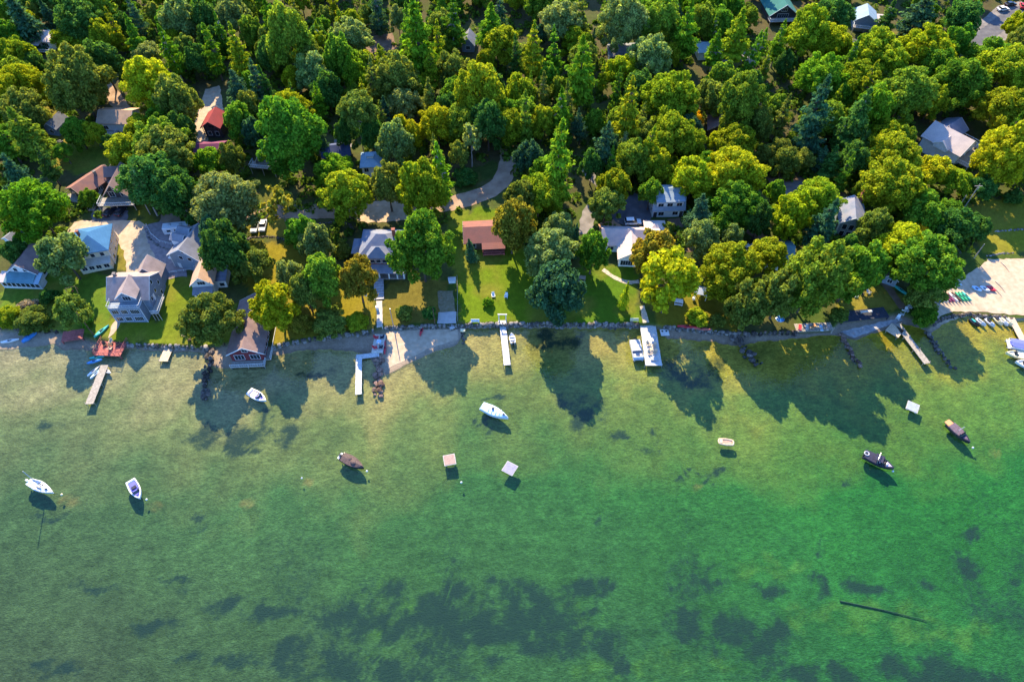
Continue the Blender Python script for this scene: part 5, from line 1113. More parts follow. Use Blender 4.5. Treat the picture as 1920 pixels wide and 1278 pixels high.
# playset on the left lawn
o = empty('play_frame', on(138,548), R(20), 'small orange-red play frame on the shady lawn left of the grey house', 'play frame')
MB().tube((-1.2,-.8,0),(-1.2,0,2),.07).tube((-1.2,.8,0),(-1.2,0,2),.07).build('side_frame', BOR, o); MB().tube((1.2,-.8,0),(1.2,0,2),.07).tube((1.2,.8,0),(1.2,0,2),.07).build('side_frame', BOR, o); MB().tube((-1.25,0,2.05),(1.25,0,2.05),.07).build('top_bar', BOR, o); MB().box(-.3,.3,-.15,.15,.5,.55).build('swing_seat', BRD, o); MB().tube((-.28,0,.55),(-.28,0,2),.02,n=5).tube((.28,0,.55),(.28,0,2),.02,n=5).build('chains', METAL, o)
# ------------------------------------------------------------------ trees
lm = bpy.data.materials.new('foliage'); lm.use_nodes = True; nt = lm.node_tree; N = nt.nodes; L = nt.links; N.clear()
out = N.new('ShaderNodeOutputMaterial'); oi = N.new('ShaderNodeObjectInfo'); geo = N.new('ShaderNodeNewGeometry'); tc = N.new('ShaderNodeTexCoord')
n1 = N.new('ShaderNodeTexNoise'); n1.inputs['Scale'].default_value = 2.2; n1.inputs['Detail'].default_value = 2
va = N.new('ShaderNodeVectorMath'); va.operation = 'ADD'; cb = N.new('ShaderNodeCombineXYZ')
rm = N.new('ShaderNodeMath'); rm.operation = 'MULTIPLY'; rm.inputs[1].default_value = 37.0; L.new(oi.outputs['Random'], rm.inputs[0]); L.new(rm.outputs[0], cb.inputs[0]); L.new(rm.outputs[0], cb.inputs[1])
L.new(tc.outputs['Object'], va.inputs[0]); L.new(cb.outputs[0], va.inputs[1]); L.new(va.outputs[0], n1.inputs['Vector'])
def mr_(src, a, b_, c, d):
    m = N.new('ShaderNodeMapRange'); m.inputs[1].default_value = a; m.inputs[2].default_value = b_; m.inputs[3].default_value = c; m.inputs[4].default_value = d; L.new(src, m.inputs[0]); return m.outputs[0]
hs = N.new('ShaderNodeHueSaturation'); L.new(oi.outputs['Color'], hs.inputs['Color'])
L.new(mr_(n1.outputs['Fac'], .3, .7, .528, .492), hs.inputs['Hue'])          # clumps turn towards yellow
v1 = mr_(geo.outputs['Random Per Island'], 0, 1, .5, 1.55); v2 = mr_(n1.outputs['Fac'], .3, .7, .85, 1.2)
mu = N.new('ShaderNodeMath'); mu.operation = 'MULTIPLY'; L.new(v1, mu.inputs[0]); L.new(v2, mu.inputs[1]); L.new(mu.outputs[0], hs.inputs['Value'])
df = N.new('ShaderNodeBsdfDiffuse'); L.new(hs.outputs[0], df.inputs[0])
tl = N.new('ShaderNodeBsdfTranslucent'); tm = N.new('ShaderNodeMix'); tm.data_type = 'RGBA'; tm.blend_type = 'MULTIPLY'; tm.inputs['Factor'].default_value = 1; tm.inputs['B'].default_value = (1.25, 1.15, .5, 1)
L.new(hs.outputs[0], tm.inputs['A']); L.new(tm.outputs['Result'], tl.inputs[0])
ms = N.new('ShaderNodeMixShader'); ms.inputs[0].default_value = .5; L.new(df.outputs[0], ms.inputs[1]); L.new(tl.outputs[0], ms.inputs[2]); L.new(ms.outputs[0], out.inputs['Surface'])
LEAF = lm

def unit(v): return v/np.maximum(np.linalg.norm(v, axis=-1, keepdims=True), 1e-6)
def cards(P, Nn, size, rng, along=None, asp=1.0):
    """one leaf-cluster quad per point P, facing Nn"""
    n = len(P); r = unit(rng.normal(size=(n, 3)))
    if along is None: T = unit(np.cross(Nn, r))
    else: T = unit(along-Nn*np.sum(along*Nn, -1, keepdims=True))
    B = np.cross(Nn, T); s = (size*rng.uniform(.65, 1.3, n))[:, None] if np.isscalar(size) else (size*rng.uniform(.75, 1.25, n))[:, None]
    k = lambda: rng.uniform(.75, 1.2, (n, 1))
    a = P-T*s*k()-B*s*asp*k()*.55; b = P+T*s*k()*.55-B*s*asp*k(); c = P+T*s*k()+B*s*asp*k()*.55; d = P-T*s*k()*.55+B*s*asp*k()
    return np.stack([a, b, c, d], 1).reshape(-1, 3)
def leafmesh(name, V):
    n = len(V)//4; me = bpy.data.meshes.new(name)
    me.vertices.add(len(V)); me.vertices.foreach_set('co', V.astype(np.float32).ravel())
    me.loops.add(len(V)); me.loops.foreach_set('vertex_index', np.arange(len(V), dtype=np.int32))
    me.polygons.add(n); me.polygons.foreach_set('loop_start', np.arange(0, len(V), 4, dtype=np.int32))
    me.materials.append(LEAF); me.update(calc_edges=True); return me
def crown_round(seed, n, card, lobes=26, hole=.0, flat=.0):
    rng = np.random.default_rng(seed)
    d = unit(rng.normal(size=(lobes*4, 3))); d = d[d[:, 2] > -.62][:lobes]
    k_ = rng.uniform(.42, .93, len(d)); C = d*k_[:, None]; r = rng.uniform(.75, 1.25, len(d))*1.45/math.sqrt(lobes)*np.where(k_ > .75, .85, 1.15)
    C[:, :2] *= (1.06-.42*np.clip(C[:, 2:3], 0, 1)); C[:, 2] *= 1.1
    C[:, 2] *= (1-flat)
    C = np.concatenate([C, [[0,0,0],[0,0,.2]]]); r = np.concatenate([r, [.58,.5]])
    w = r**2; w[-2:] *= .35*(1-hole); w /= w.sum()
    P = []; Q = []; tot = 0
    while tot < n:
        i = rng.choice(len(r), n, p=w); u = unit(rng.normal(size=(n, 3))+[0,0,.18])
        p = C[i]+u*(r[i]*rng.uniform(.62, 1.16, n))[:, None]
        D = np.linalg.norm(p[:, None]-C[None], axis=2)/r[None]
        ok = (np.min(D, 1) > .66) & (p[:, 2] > -.86+.35*rng.random(n)*0)
        P.append(p[ok]); Q.append(u[ok]); tot += ok.sum()
    P = np.concatenate(P)[:n]; Q = np.concatenate(Q)[:n]
    Q = unit(Q+rng.normal(size=Q.shape)*.75+[0,0,.1])
    P = P/np.percentile(np.abs(P), 97)*.97
    return leafmesh('leaf_crown', cards(P, Q, card, rng))
def crown_pine(seed, tiers=11, card=.055, per=7, dens=46, droop=.12, power=.75, narrow=1.0, gap=.4):
    rng = np.random.default_rng(seed); P = []; A = []
    for k in range(tiers):
        t = (k+rng.uniform(-.2, .2))/tiers; t = min(max(t, 0), .98)
        Lr = (1-t)**power*rng.uniform(.8, 1.05)*min(1, .62+t*3.2)
        nb = max(4, int(per*(1-.4*t))); a0 = rng.uniform(0, 6.28)
        for j in range(nb):
            az = a0+j*6.283/nb+rng.normal()*.18; Lb = Lr*rng.uniform(.5, 1.25)
            m = int(dens*max(.35, Lb)); u = rng.random(m)**.75*(1-gap)+gap*rng.random(m)
            s = (rng.random(m)-.5)*2*.36*Lb*np.sin(np.clip(u, 0, 1)*2.6+.35)
            rad = np.array([math.cos(az), math.sin(az)]); per_ = np.array([-rad[1], rad[0]])
            x = rad[0]*u*Lb+per_[0]*s; y = rad[1]*u*Lb+per_[1]*s
            z = -1+2*t+u*Lb*(.30-droop*u)*.6+rng.normal(size=m)*.02+rng.uniform(-.03, .03)
            P.append(np.stack([x, y, z], 1)); q = rad[None]*.9+per_[None]*(np.sign(s)*.55)[:, None]
            A.append(np.concatenate([q, np.full((m, 1), .18)], 1))
    m = 60; P.append(np.stack([rng.normal(size=m)*.03, rng.normal(size=m)*.03, rng.uniform(.75, 1.02, m)], 1)); A.append(unit(rng.normal(size=(m, 3))+[0,0,1]))
    P = np.concatenate(P); A = unit(np.concatenate(A)); P[:, :2] *= narrow
    Q = unit(rng.normal(size=P.shape)*.45+[0,0,1]+np.concatenate([P[:, :2]*.9, np.zeros((len(P), 1))], 1))
    return leafmesh('needle_crown', cards(P, Q, card*1.45, rng, along=A, asp=.5))
def crown_sparse(seed, n, card, lobes=34):
    rng = np.random.default_rng(seed)
    d = unit(rng.normal(size=(lobes*4, 3))); d = d[d[:, 2] > -.5][:lobes]; C = d*rng.uniform(.3, .9, (len(d), 1)); r = rng.uniform(.12, .24, len(d))
    i = rng.integers(0, len(r), n); P = C[i]+unit(rng.normal(size=(n, 3)))*(r[i]*rng.random(n)**.4)[:, None]
    return leafmesh('thin_leaf_crown', cards(P, unit(rng.normal(size=P.shape)+[0,0,.5]), card, rng))
CR = {'big': [crown_round(100+i, 19000, .036, 84) for i in range(4)],
      'mid': [crown_round(200+i, 10500, .049, 60) for i in range(6)],
      'small': [crown_round(300+i, 3600, .085, 28) for i in range(4)],
      'feather': [crown_round(400+i, 4200, .06, 46, hole=.9) for i in range(2)],
      'pine': [crown_pine(500+i, 10+i % 3, .050, 8, 110, power=.86) for i in range(5)],
      'spruce': [crown_pine(600+i, 19, .05, 9, 44, droop=.5, power=.85, gap=.25) for i in range(3)],
      'sparse': [crown_sparse(700+i, 1100, .075) for i in range(3)]}
def trunk_mesh(seed, limbs=7, pine=False, low=.35):
    rng = random.Random(seed); mb = MB(); p = [(0,0,-.06)]; k = 7
    for i in range(1, k): t = i/(k-1); p.append((rng.uniform(-.03, .03)*t, rng.uniform(-.03, .03)*t, t*(.98 if pine else .86)))
    rad = [.062*(1-.86*i/(k-1)) for i in range(k)]; rad[0] = .085; mb.path(p, rad, 8)
    for i in range(limbs):
        t = rng.uniform(low, .82); a = rng.uniform(0, 6.28); l = rng.uniform(.35, .72)*(1.2-t)
        b = (0, 0, t); m_ = (math.cos(a)*l*.5, math.sin(a)*l*.5, t+.07); e = (math.cos(a+.2)*l, math.sin(a+.2)*l, t+(.04 if pine else .2))
        mb.path([b, m_, e], [.026, .017, .006], 5)
    return mb.mesh('tree_trunk', BARK, True)
TRK = {'leaf': [trunk_mesh(i) for i in range(4)], 'pine': [trunk_mesh(20+i, 10, True, .45) for i in range(3)], 'bare': [trunk_mesh(30+i, 16, False, .3) for i in range(2)]}
TRKP = {k: [] for k in TRK}
for k in TRK:
    for me in TRK[k]:
        q = me.copy(); q.materials[0] = PALEBARK; TRKP[k].append(q)

PAL = {'y': (.25,.30,.018), 'g': (.125,.235,.022), 'd': (.080,.170,.034), 'b': (.060,.140,.066), 'p': (.22,.275,.085), 'o': (.26,.215,.03), 'oo': (.62,.38,.018),
       'l': (.33,.355,.016), 'v': (.175,.215,.038), 'e': (.16,.275,.018), 'k': (.36,.27,.2), 'm': (.185,.265,.028)}
CWORD = {'y': 'yellow-green', 'g': 'green', 'd': 'dark green', 'b': 'bluish dark green', 'p': 'pale grey-green', 'o': 'orange-brown', 'oo': 'golden yellow', 'l': 'lime-yellow', 'v': 'olive green', 'e': 'bright green', 'k': 'pinkish pale', 'm': 'mid green'}
# crown centre, width and height in the photo; kind; colour.  kinds: D broadleaf, M large maple, F feathery, P pine, S spruce, B half bare, T pine on a tall bare trunk, U shrub
T_ = '''
70 392 104 100 M e;42 408 52 58 D y;120 480 84 84 D p;25 470 46 44 D d;52 572 32 26 U k;64 598 60 40 U v;135 584 58 60 D v;18 592 44 40 U y;92 555 30 26 U d;160 600 30 26 U g;
397 604 96 94 D v;425 376 114 104 M p;424 470 76 130 D d;400 440 50 70 D b;30 330 80 100 P b;82 300 50 90 P d;10 260 60 70 P g;290 345 110 92 D d;342 372 70 80 D d;268 352 56 86 B p;168 372 34 34 U g;
310 290 100 70 D v;470 497 70 60 D v;517 574 76 84 D l;525 386 80 88 B o;650 364 86 84 M y;727 350 62 76 D v;795 352 78 112 D y;826 322 80 132 P e;789 465 108 150 M g;560 438 58 62 D g;592 452 56 66 D p;640 468 32 40 U v;
606 522 66 92 D m;546 520 50 60 D p;670 522 62 112 D o;574 548 50 70 D v;560 606 40 38 U o;618 604 60 30 U v;668 602 40 34 U y;885 468 38 46 S b;960 420 72 122 D o;975 372 60 70 D v;758 588 30 32 U v;806 588 26 26 U d;915 566 18 18 U e;
1010 366 86 80 D y;1040 300 106 172 P e;1030 472 94 74 M p;1050 430 60 60 D p;1043 548 92 118 M b;1077 448 34 140 S b;1111 470 56 92 D g;1150 348 52 66 D y;1136 384 62 60 D v;1230 472 74 84 D o;1256 526 106 116 F l;1172 552 30 54 S l;
1315 448 60 66 D p;1370 446 40 50 D p;1368 504 112 84 D y;1404 572 72 88 D v;1312 396 78 82 P b;1300 334 78 74 D l;1382 328 108 86 D l;1380 384 90 66 D g;1310 594 36 32 U y;1345 600 30 26 U v;
1482 402 74 84 D l;1535 374 84 52 D y;1545 416 78 100 P b;1526 520 120 150 M m;1452 362 34 74 D g;1466 546 74 112 D v;1602 508 82 112 D g;1714 438 46 38 D oo;1688 462 92 76 D l;1735 496 118 86 D g;1738 552 62 56 D v;1735 590 38 42 U g;
1676 350 100 96 M y;1724 396 74 70 D g;1640 424 54 64 D v;1790 424 70 66 D d;1796 340 50 30 D y;1880 292 98 104 M l;1470 302 52 54 D v;1668 296 92 72 M y;1752 318 60 36 D l;1828 424 50 50 U d;1770 470 40 40 U d;1630 350 40 60 D m;
1532 212 100 136 P b;1604 214 86 112 P d;1466 214 52 110 P v;1696 178 92 92 D m;1800 160 92 84 D g;1884 208 88 72 M y;1882 132 90 80 D y;1856 112 76 62 D g;1908 84 44 56 D v;1908 46 40 42 D l;1790 80 52 64 D g;1732 94 88 66 D l;1640 100 92 62 D y;
1556 84 72 62 D l;1512 66 78 82 D y;1462 74 48 86 P e;1610 152 76 50 D y;1622 152 40 30 D oo;1540 142 82 62 D e;1664 130 78 48 D y;1722 26 92 86 P b;1808 36 60 60 D d;1562 32 76 60 D d;1664 34 60 66 P d;1640 204 62 80 D e;1650 160 50 44 D v;
1092 128 90 124 P e;1052 44 84 64 D p;1000 92 68 98 P y;975 176 60 62 D y;1020 170 50 74 P v;1056 206 62 86 P e;1174 206 84 138 P y;1256 188 104 84 M y;1166 130 58 50 D l;1216 108 78 72 D p;1298 226 34 32 D oo;1256 256 92 80 D y;1130 272 76 96 P b;1172 272 34 54 B p;
1172 44 84 92 D p;1236 42 82 82 D m;1288 52 72 100 P e;1384 62 80 96 P y;1342 90 56 66 P e;1424 84 46 62 P e;1332 182 62 60 D v;1396 196 80 106 D m;1380 268 70 66 D y;1424 236 44 60 D v;1080 80 60 50 D y;
505 42 72 84 P e;538 78 76 108 D m;603 76 46 84 P y;640 48 58 58 P y;656 72 72 58 D p;642 112 60 104 D g;784 66 96 140 P e;846 40 70 88 P g;746 38 32 54 D p;718 112 56 62 P y;680 116 44 40 D l;664 142 50 60 D e;590 136 66 68 D p;545 150 32 62 D l;
593 184 44 66 P e;745 152 84 86 D v;806 126 58 76 P y;850 132 58 106 F v;804 182 52 80 P v;756 196 60 60 D p;666 206 62 58 T v;551 256 112 130 M g;540 208 74 56 D l;735 268 60 82 D p;757 252 56 68 D l;820 236 76 60 D l;883 266 46 100 B p;
896 178 90 110 M y;915 230 60 80 D d;948 236 58 60 D y;922 48 80 74 P e;938 84 60 62 D y;625 320 66 50 D e;
40 34 90 70 S b;92 28 50 60 S b;20 66 46 48 D g;30 104 62 58 D y;40 160 82 58 D l;46 202 80 58 D v;42 246 100 52 P m;62 222 32 48 D d;145 158 106 108 D v;192 118 70 80 D d;132 76 60 42 D y;152 42 80 76 D d;184 22 60 66 D m;250 62 48 120 P g;
318 92 60 104 P e;330 34 58 78 D p;280 106 52 44 D p;276 156 86 88 M l;330 186 70 80 D v;396 90 58 100 P e;445 92 62 112 P y;440 30 60 68 D p;474 60 40 70 D m;262 236 44 40 D y;300 226 46 46 D g;300 266 88 60 D m;238 282 66 44 D y;330 300 56 50 D o;
446 230 48 80 D g;446 166 78 78 P b;392 306 56 40 D e;432 296 40 60 D v;480 160 60 100 P b;380 36 50 60 D d;500 160 50 80 P d;120 285 34 30 D g;208 268 30 30 D d;175 250 36 40 D y;340 240 40 60 D d;
1185 300 70 70 D m;1230 312 56 60 D y;1345 268 40 40 D l;1560 300 60 60 P d;1600 300 54 60 D d;1540 296 40 50 P b;1506 300 40 40 D v;1580 250 40 60 P d;1436 290 40 40 D v;1620 270 50 60 P d;
840 205 40 60 D d;650 250 40 60 D d;700 250 40 60 D d;860 290 34 50 D v;480 250 40 70 D b;600 260 34 60 P b;720 210 50 60 P b;1110 310 40 60 D d;1220 360 40 50 D g;1090 230 40 70 P b;
1640 490 50 60 D g;1440 476 66 58 D y;1612 452 34 60 D v;1425 410 46 60 D d;1355 420 50 50 D g;1590 460 30 50 D d;1780 395 40 40 D g;1840 350 50 40 D d;1900 370 30 30 U d;870 330 44 30 U d;1575 590 30 26 U v;1250 430 26 26 U v'''
CLEAR = [(152,432,222,510),(205,484,306,606),(2,470,96,545),(320,416,392,508),(364,490,402,560),(436,580,502,680),(100,304,172,372),(200,312,248,412),(384,198,424,266),(482,250,514,322),(684,290,708,330),(664,430,724,528),(874,420,930,470),
 (1214,350,1276,408),(1132,424,1202,500),(1202,430,1240,450),(1722,226,1826,296),(1430,2,1494,44),(1592,24,1640,60),(1146,90,1196,120),(1590,392,1606,446),(1646,494,1676,534),(186,204,246,246),(88,224,110,256),(52,66,98,100),
 (376,158,412,280),(670,376,762,410),(850,300,955,380),(1800,5,1912,92),(1640,64,1690,92),(1468,340,1520,364),(1388,412,1470,480),(1168,366,1214,424),(1094,330,1110,430),(200,160,238,200),(135,412,285,470),(270,430,350,520),
 (1800,480,1920,600),(1330,215,1352,262),(612,258,660,300),(868,68,886,100),(560,396,620,418),(476,412,500,440),(446,444,540,462),(1764,548,1812,574),(680,60,730,96),(1305,90,1350,112),(846,480,866,610),(700,515,716,640),(888,500,990,604)]
def tree_at(cx, cy, w, h, kind):
    """place a crown of the photo's size: returns base point, radius, half height of crown, total height"""
    z = 14.0
    for _ in range(10):
        x, y = at_z(cx, cy, z); g = H1(x, y) if y > float(shore(x)) else .3
        d = y*CS-(z-CAMH)*SN; s = FPX/d; Rr = w/2/s*1.0
        th = math.atan2(CAMH-z, math.hypot(x, y)); q = (h/2/s)**2-(Rr*math.sin(th))**2
        hz = math.sqrt(max(q, 0))/math.cos(th)
        lo, hi = {'D': (.82,1.5), 'M': (.85,1.2), 'F': (.75,1.1), 'P': (1.05,1.6), 'S': (1.2,2.6), 'B': (.9,1.7), 'T': (.9,1.3), 'U': (.6,1.1)}[kind]
        hz = min(max(hz, lo*Rr), hi*Rr)
        cl = {'D': .2*hz+.6, 'M': .22*hz+.6, 'F': .3*hz+1, 'P': .25*hz+.6, 'S': .4, 'B': .3*hz, 'T': 11.0, 'U': .0}[kind]
        if kind in 'DMFBP' and Rr > 2.5: cl += 1.0
        z = .4*z+.6*(g+cl+hz*(1 if kind != 'U' else .8))
    return Vector((x, y, g)), Rr, hz, cl
TREES = []
def add_tree(x, y, g, Rr, hz, cl, kind, colr, rng, hand=True, px=None):
    nm = {'D': 'broadleaf_tree', 'M': 'maple_tree', 'F': 'locust_tree', 'P': 'pine_tree', 'S': 'spruce_tree', 'B': 'thin_tree', 'T': 'tall_pine_tree', 'U': 'shrub'}[kind]
    root = empty(nm, (x, y, g)); rz = rng.uniform(0, 6.28)
    if kind == 'P': key = 'pine'
    elif kind == 'S': key = 'spruce'
    elif kind == 'B': key = 'sparse'
    elif kind == 'F': key = 'feather'
    elif kind == 'T': key = 'mid'
    else: key = 'big' if Rr > 6.2 else ('mid' if Rr > 2.6 else 'small')
    zc = cl+hz*(1 if kind != 'U' else .75); Ht = zc+hz
    root.rotation_euler = (rng.gauss(0,.035), rng.gauss(0,.035), 0)
    c = bpy.data.objects.new('crown', rng.choice(CR[key])); COL.objects.link(c); c.parent = root
    c.location = (0,0,zc); c.scale = (Rr*rng.uniform(.95,1.05), Rr*rng.uniform(.95,1.05), hz); c.rotation_euler = (0,0,rz)
    b = PAL[colr]; k = rng.uniform(.98, 1.3); k2 = rng.uniform(.9, 1.1)
    c.color = (b[0]*k*k2, b[1]*k, b[2]*k, 1)
    tk = 'pine' if kind in 'PST' else ('bare' if kind == 'B' else 'leaf'); pale = kind == 'T' or (kind == 'P' and rng.random() < .35) or kind == 'B'
    if kind == 'U':
        t = bpy.data.objects.new('stem', TRK['leaf'][0])
    else: t = bpy.data.objects.new('trunk', rng.choice((TRKP if pale else TRK)[tk]))
    COL.objects.link(t); t.parent = root
    ts = min(Rr, 5.0)
    t.scale = (ts if kind != 'T' else 2.6, ts if kind != 'T' else 2.6, (zc+hz*(.9 if kind in 'PST' else .45))/(1 if kind in 'PST' else .86)); t.rotation_euler = (0,0,rz)
    TREES.append(dict(o=root, x=x, y=y, R=Rr, H=Ht, kind=kind, col=colr, px=px or project(x, y, g+zc)))
    return root
trng = random.Random(5)
for line in T_.replace('\n', '').split(';'):
    a = line.split()
    if not a: continue
    cx, cy, w_, h_ = map(float, a[:4])
    p, Rr, hz, cl = tree_at(cx, cy, w_, h_, a[4]); add_tree(p.x, p.y, p.z, Rr, hz, cl, a[4], a[5], trng, px=(cx, cy))
print('hand trees', len(TREES))
# the rest of the wood: younger and darker trees in the gaps between, kept off roofs, roads and yards
def blocked(x, y, z, Rr, hz):
    s = FPX/(y*CS-(z-CAMH)*SN); px, py = project(x, y, z); rx = Rr*s*.95; ry = (Rr*.75+hz*.62)*s*.9
    for a, b, c, d in CLEAR:
        if px+rx > a and px-rx < c and py+ry > b and py-ry < d: return True
    return False
grng = random.Random(99); tries = 0; NMAX = 560
TX = [(t['x'], t['y'], t['R']) for t in TREES]
while len(TREES) < NMAX and tries < 60000:
    tries += 1
    y = grng.uniform(150, 335); x = grng.uniform(-1, 1)*(0.75*y+40)
    px, py = project(x, y, H1(x, y)+7)
    if not (-60 < px < 1980 and -110 < py < 420): continue
    if py > 330 and grng.random() < .9: continue
    Rr = grng.uniform(2.6, 5.0); kind = 'P' if grng.random() < .3 else 'D'; hz = Rr*(2.0 if kind == 'P' else 1.25); g = H1(x, y)
    if any((x-a)**2+(y-b)**2 < ((Rr+r)*.55)**2 for a, b, r in TX): continue
    cl = 1.6
    if blocked(x, y, g+cl+hz, Rr, hz): continue
    colr = grng.choice('dgbvgvmmyd' if px < 700 else 'dgbgvmmyyg')
    add_tree(x, y, g, Rr, hz, cl, kind, colr, grng, False); TX.append((x, y, Rr))
print('all trees', len(TREES), tries)

# undergrowth: saplings, ferns and low bushes on the floor of the wood, one mass nobody could count
urng = np.random.default_rng(77)
def undergrowth(n):
    y = urng.uniform(128, 330, n); x = urng.uniform(-1, 1, n)*(.78*y+30)
    e = y-bank(x); z = height(x, y)
    dens = fbm(x*.09+13, y*.09)+.25*fbm(x*.4, y*.4)
    px, py = project(x, y, z+1.0)
    keep = (dens > .38) & (py < 470)
    for a, b, c, d in CLEAR: keep &= ~((px > a-10) & (px < c+10) & (py > b-6) & (py < d+8))
    for poly, g_ in LAWNS: keep &= ~inpoly(px, py, poly)
    keep &= (e > 12)
    return x[keep], y[keep], z[keep]
ux, uy, uz = undergrowth(6500)
VS = []
for x, y, z in zip(ux, uy, uz):
    m = int(urng.integers(22, 46)); r = urng.uniform(.9, 2.3); h_ = r*urng.uniform(.7, 1.5)
    u = unit(urng.normal(size=(m, 3))); u[:, 2] = np.abs(u[:, 2]); k = urng.uniform(.55, 1.05, (m, 1))
    P = u*k*np.array([[r, r, h_]])+np.array([[x, y, z]])
    VS.append(cards(P, unit(u+urng.normal(size=u.shape)*.5+[0,0,.3]), .42, urng))
ug = bpy.data.objects.new('undergrowth', leafmesh('undergrowth', np.concatenate(VS))); COL.objects.link(ug); ug.color = (.12,.19,.025,1); tag(ug, 'low green bushes and saplings covering the floor of the wood', 'undergrowth', kind='stuff')

# the wood that goes on beyond what the photograph shows: one mass
VS = []
for k in range(900):
    y = urng.uniform(150, 470); x = urng.uniform(-1, 1)*(1.25*y+60); g = H1(x, y); px, py = project(x, y, g+9)
    if py > -60 and -70 < px < 1990: continue
    if y < 300 and abs(px-960) < 1030: continue
    Rr = urng.uniform(3.5, 6.5); hz = Rr*urng.uniform(1.0, 1.7); m = 150; u = unit(urng.normal(size=(m, 3))); u[:, 2] = np.where(u[:, 2] < -.5, -u[:, 2], u[:, 2])
    P = u*urng.uniform(.7, 1.05, (m, 1))*np.array([[Rr, Rr, hz]])+np.array([[x, y, g+hz+1]])
    VS.append(cards(P, unit(u+urng.normal(size=u.shape)*.5+[0,0,.2]), 1.05, urng))
fw = bpy.data.objects.new('far_wood', leafmesh('far_wood', np.concatenate(VS))); COL.objects.link(fw); fw.color = (.055,.10,.018,1); tag(fw, 'dark green wood going on beyond the cottages', 'wood', kind='stuff')
# ------------------------------------------------------------------ one label for each tree
LM = [(186,470,'the blue-roofed house'),(250,545,'the large grey house'),(46,510,'the teal-porched white cottage'),(358,455,'the blue-grey house'),(386,530,'the narrow white cottage'),(468,630,'the red boathouse'),(135,335,'the rust-roofed cabin'),(224,350,'the steep brown cabin'),
 (218,225,'the tan-roofed house'),(100,240,'the small grey hut'),(76,85,'the pale-roofed house'),(404,225,'the red-roofed cabin'),(396,282,'the plum-roofed cabin'),(500,290,'the A-frame house'),(632,290,'the dark blue roof'),(698,310,'the pale-blue-roofed house'),
 (700,475,'the slate-roofed house'),(905,445,'the salmon-roofed cabin'),(1247,380,'the white two-storey house'),(1168,465,'the pink-gabled white house'),(1222,438,'the white outbuilding'),(1598,420,'the pale blue house'),(1775,262,'the pink-roofed house'),(1462,25,'the green-roofed house'),
 (1614,45,'the house by the upper road'),(1172,105,'the flat grey roof'),(876,85,'the tiny grey cabin'),(1340,240,'the mauve-roofed cabin'),(1660,515,'the narrow grey shed'),(1750,450,'the slate-blue roof'),(1452,490,'the teal-roofed house'),(1332,105,'the upper clearing'),(1860,545,'the right-hand beach'),
 (485,426,'the two white cars'),(760,390,'the sunlit road verge'),(900,360,'the road bend'),(640,398,'the dirt road'),(1120,350,'the gravel driveway'),(1430,450,'the dirt track'),(1492,356,'the grey gravel pad'),(950,640,'the narrow white dock'),(1222,640,'the wide white dock'),(710,640,'the paved landing'),
 (1880,420,'the right-hand lawn'),(1810,70,'the upper road'),(60,632,'the far-left beach'),(335,435,'the white camper'),(390,190,'the sandy yard'),(700,75,'the leaf-strewn clearing'),(1525,612,'the waterfront deck'),(940,545,'the open lawn'),(845,595,'the boat ramp'),(1800,396,'the utility pole'),(1620,590,'the long dark deck'),(212,180,'the woodland track'),(1330,175,'the forest lane'),(640,265,'the forest clearing')]
KW = {'D': 'broadleaf tree', 'M': 'big round maple', 'F': 'feathery locust tree', 'P': 'pine', 'S': 'spruce', 'B': 'thin half-bare tree', 'T': 'pine on a tall bare trunk', 'U': 'shrub'}
ORD = ['nearest','second-nearest','third-nearest','fourth-nearest','fifth-nearest','sixth-nearest','seventh-nearest','eighth-nearest','ninth-nearest','tenth-nearest','eleventh-nearest','twelfth-nearest']
groups = {}
for t in TREES:
    px, py = t['px']; best = min(LM, key=lambda l: math.hypot(l[0]-px, (l[1]-py)*1.25)); dx, dy = px-best[0], (py-best[1])*1.25; dist = math.hypot(dx, dy)
    rel = 'left of' if dx < -abs(dy)*.8 else ('right of' if dx > abs(dy)*.8 else ('behind' if dy < 0 else 'in front of'))
    if t['kind'] == 'U': sz = 'low' if t['R'] < 1.8 else 'broad'
    else: sz = 'small' if t['R'] < 3.3 else ('large' if t['R'] > 5.6 else 'medium')
    if t['kind'] in 'MT' : sz = ''
    t['lab'] = ' '.join(x for x in (sz, CWORD[t['col']], KW[t['kind']]) if x); t['rel'] = rel+' '+best[2]; t['d'] = dist
    groups.setdefault((t['lab'], t['rel']), []).append(t)
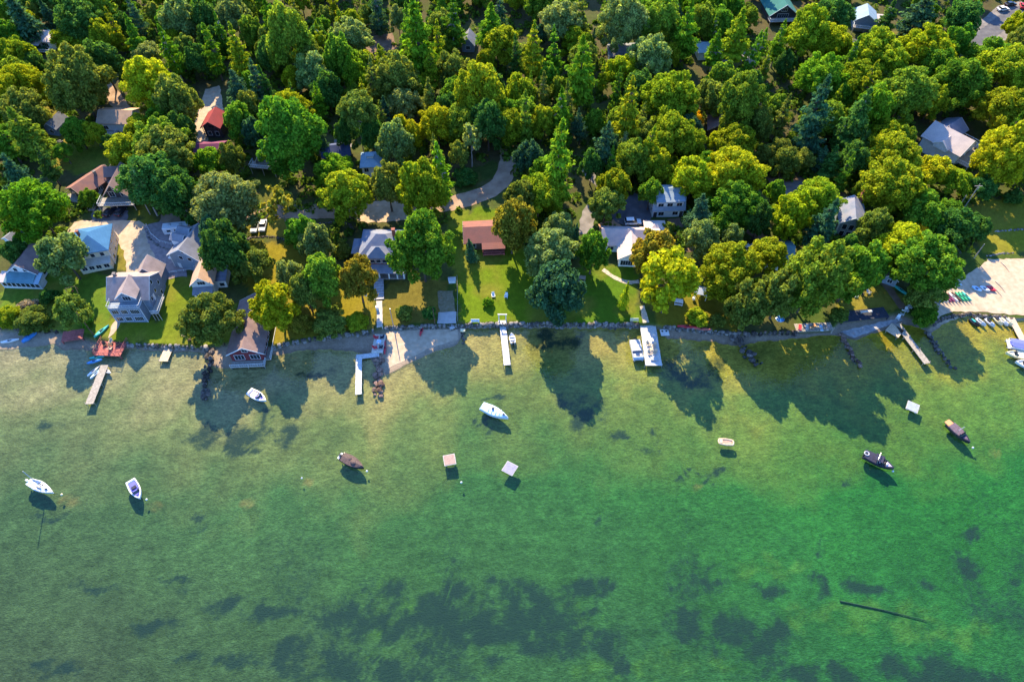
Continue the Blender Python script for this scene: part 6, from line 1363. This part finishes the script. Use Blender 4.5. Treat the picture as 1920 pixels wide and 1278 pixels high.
for (lab, rel), L_ in groups.items():
    L_.sort(key=lambda t: t['d'])
    for i, t in enumerate(L_):
        s_ = f'{lab} {rel}' if len(L_) == 1 else f'{lab} {rel}, {ORD[min(i, 11)]} one'
        u = t['kind'] == 'U'
        tag(t['o'], s_, 'shrub' if u else 'tree', 'garden and shore shrubs' if u else ('pines and spruces of the wood' if t['kind'] in 'PST' else 'broadleaf trees of the wood and gardens'))
# ------------------------------------------------------------------ light
SUN_EL = R(37); SUN_DIR = Vector((-.25, 1.0, 0)).normalized()      # towards the sun: behind the wood, a little left
sv = Vector((SUN_DIR.x*math.cos(SUN_EL), SUN_DIR.y*math.cos(SUN_EL), math.sin(SUN_EL)))
sl = bpy.data.lights.new('sun', 'SUN'); sl.energy = 5.0; sl.angle = R(.5); sl.color = (1, .83, .52)
so = bpy.data.objects.new('sun', sl); COL.objects.link(so); so.rotation_euler = sv.to_track_quat('Z', 'Y').to_euler(); so.location = (0, 200, 300)
wd = bpy.data.worlds.new('World'); sc.world = wd; wd.use_nodes = True; nt = wd.node_tree
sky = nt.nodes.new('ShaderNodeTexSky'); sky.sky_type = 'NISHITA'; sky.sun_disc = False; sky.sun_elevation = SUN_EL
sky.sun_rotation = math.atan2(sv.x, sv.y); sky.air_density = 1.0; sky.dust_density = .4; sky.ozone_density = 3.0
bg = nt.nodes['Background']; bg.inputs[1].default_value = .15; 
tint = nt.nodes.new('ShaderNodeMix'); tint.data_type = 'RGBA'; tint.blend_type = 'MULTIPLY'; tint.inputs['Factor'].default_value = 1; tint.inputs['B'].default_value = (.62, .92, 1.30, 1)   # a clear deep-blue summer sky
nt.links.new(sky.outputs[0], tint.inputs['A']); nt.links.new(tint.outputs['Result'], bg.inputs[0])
vs = sc.view_settings; vs.view_transform = 'Standard'; vs.look = 'None'; vs.gamma = 1; vs.use_curve_mapping = False; vs.exposure = 1.42
sc.cycles.use_denoising = True
sc.cycles.max_bounces = 6; sc.cycles.diffuse_bounces = 3; sc.cycles.glossy_bounces = 2; sc.cycles.transmission_bounces = 4; sc.cycles.transparent_max_bounces = 8
sc.cycles.caustics_reflective = False; sc.cycles.caustics_refractive = False
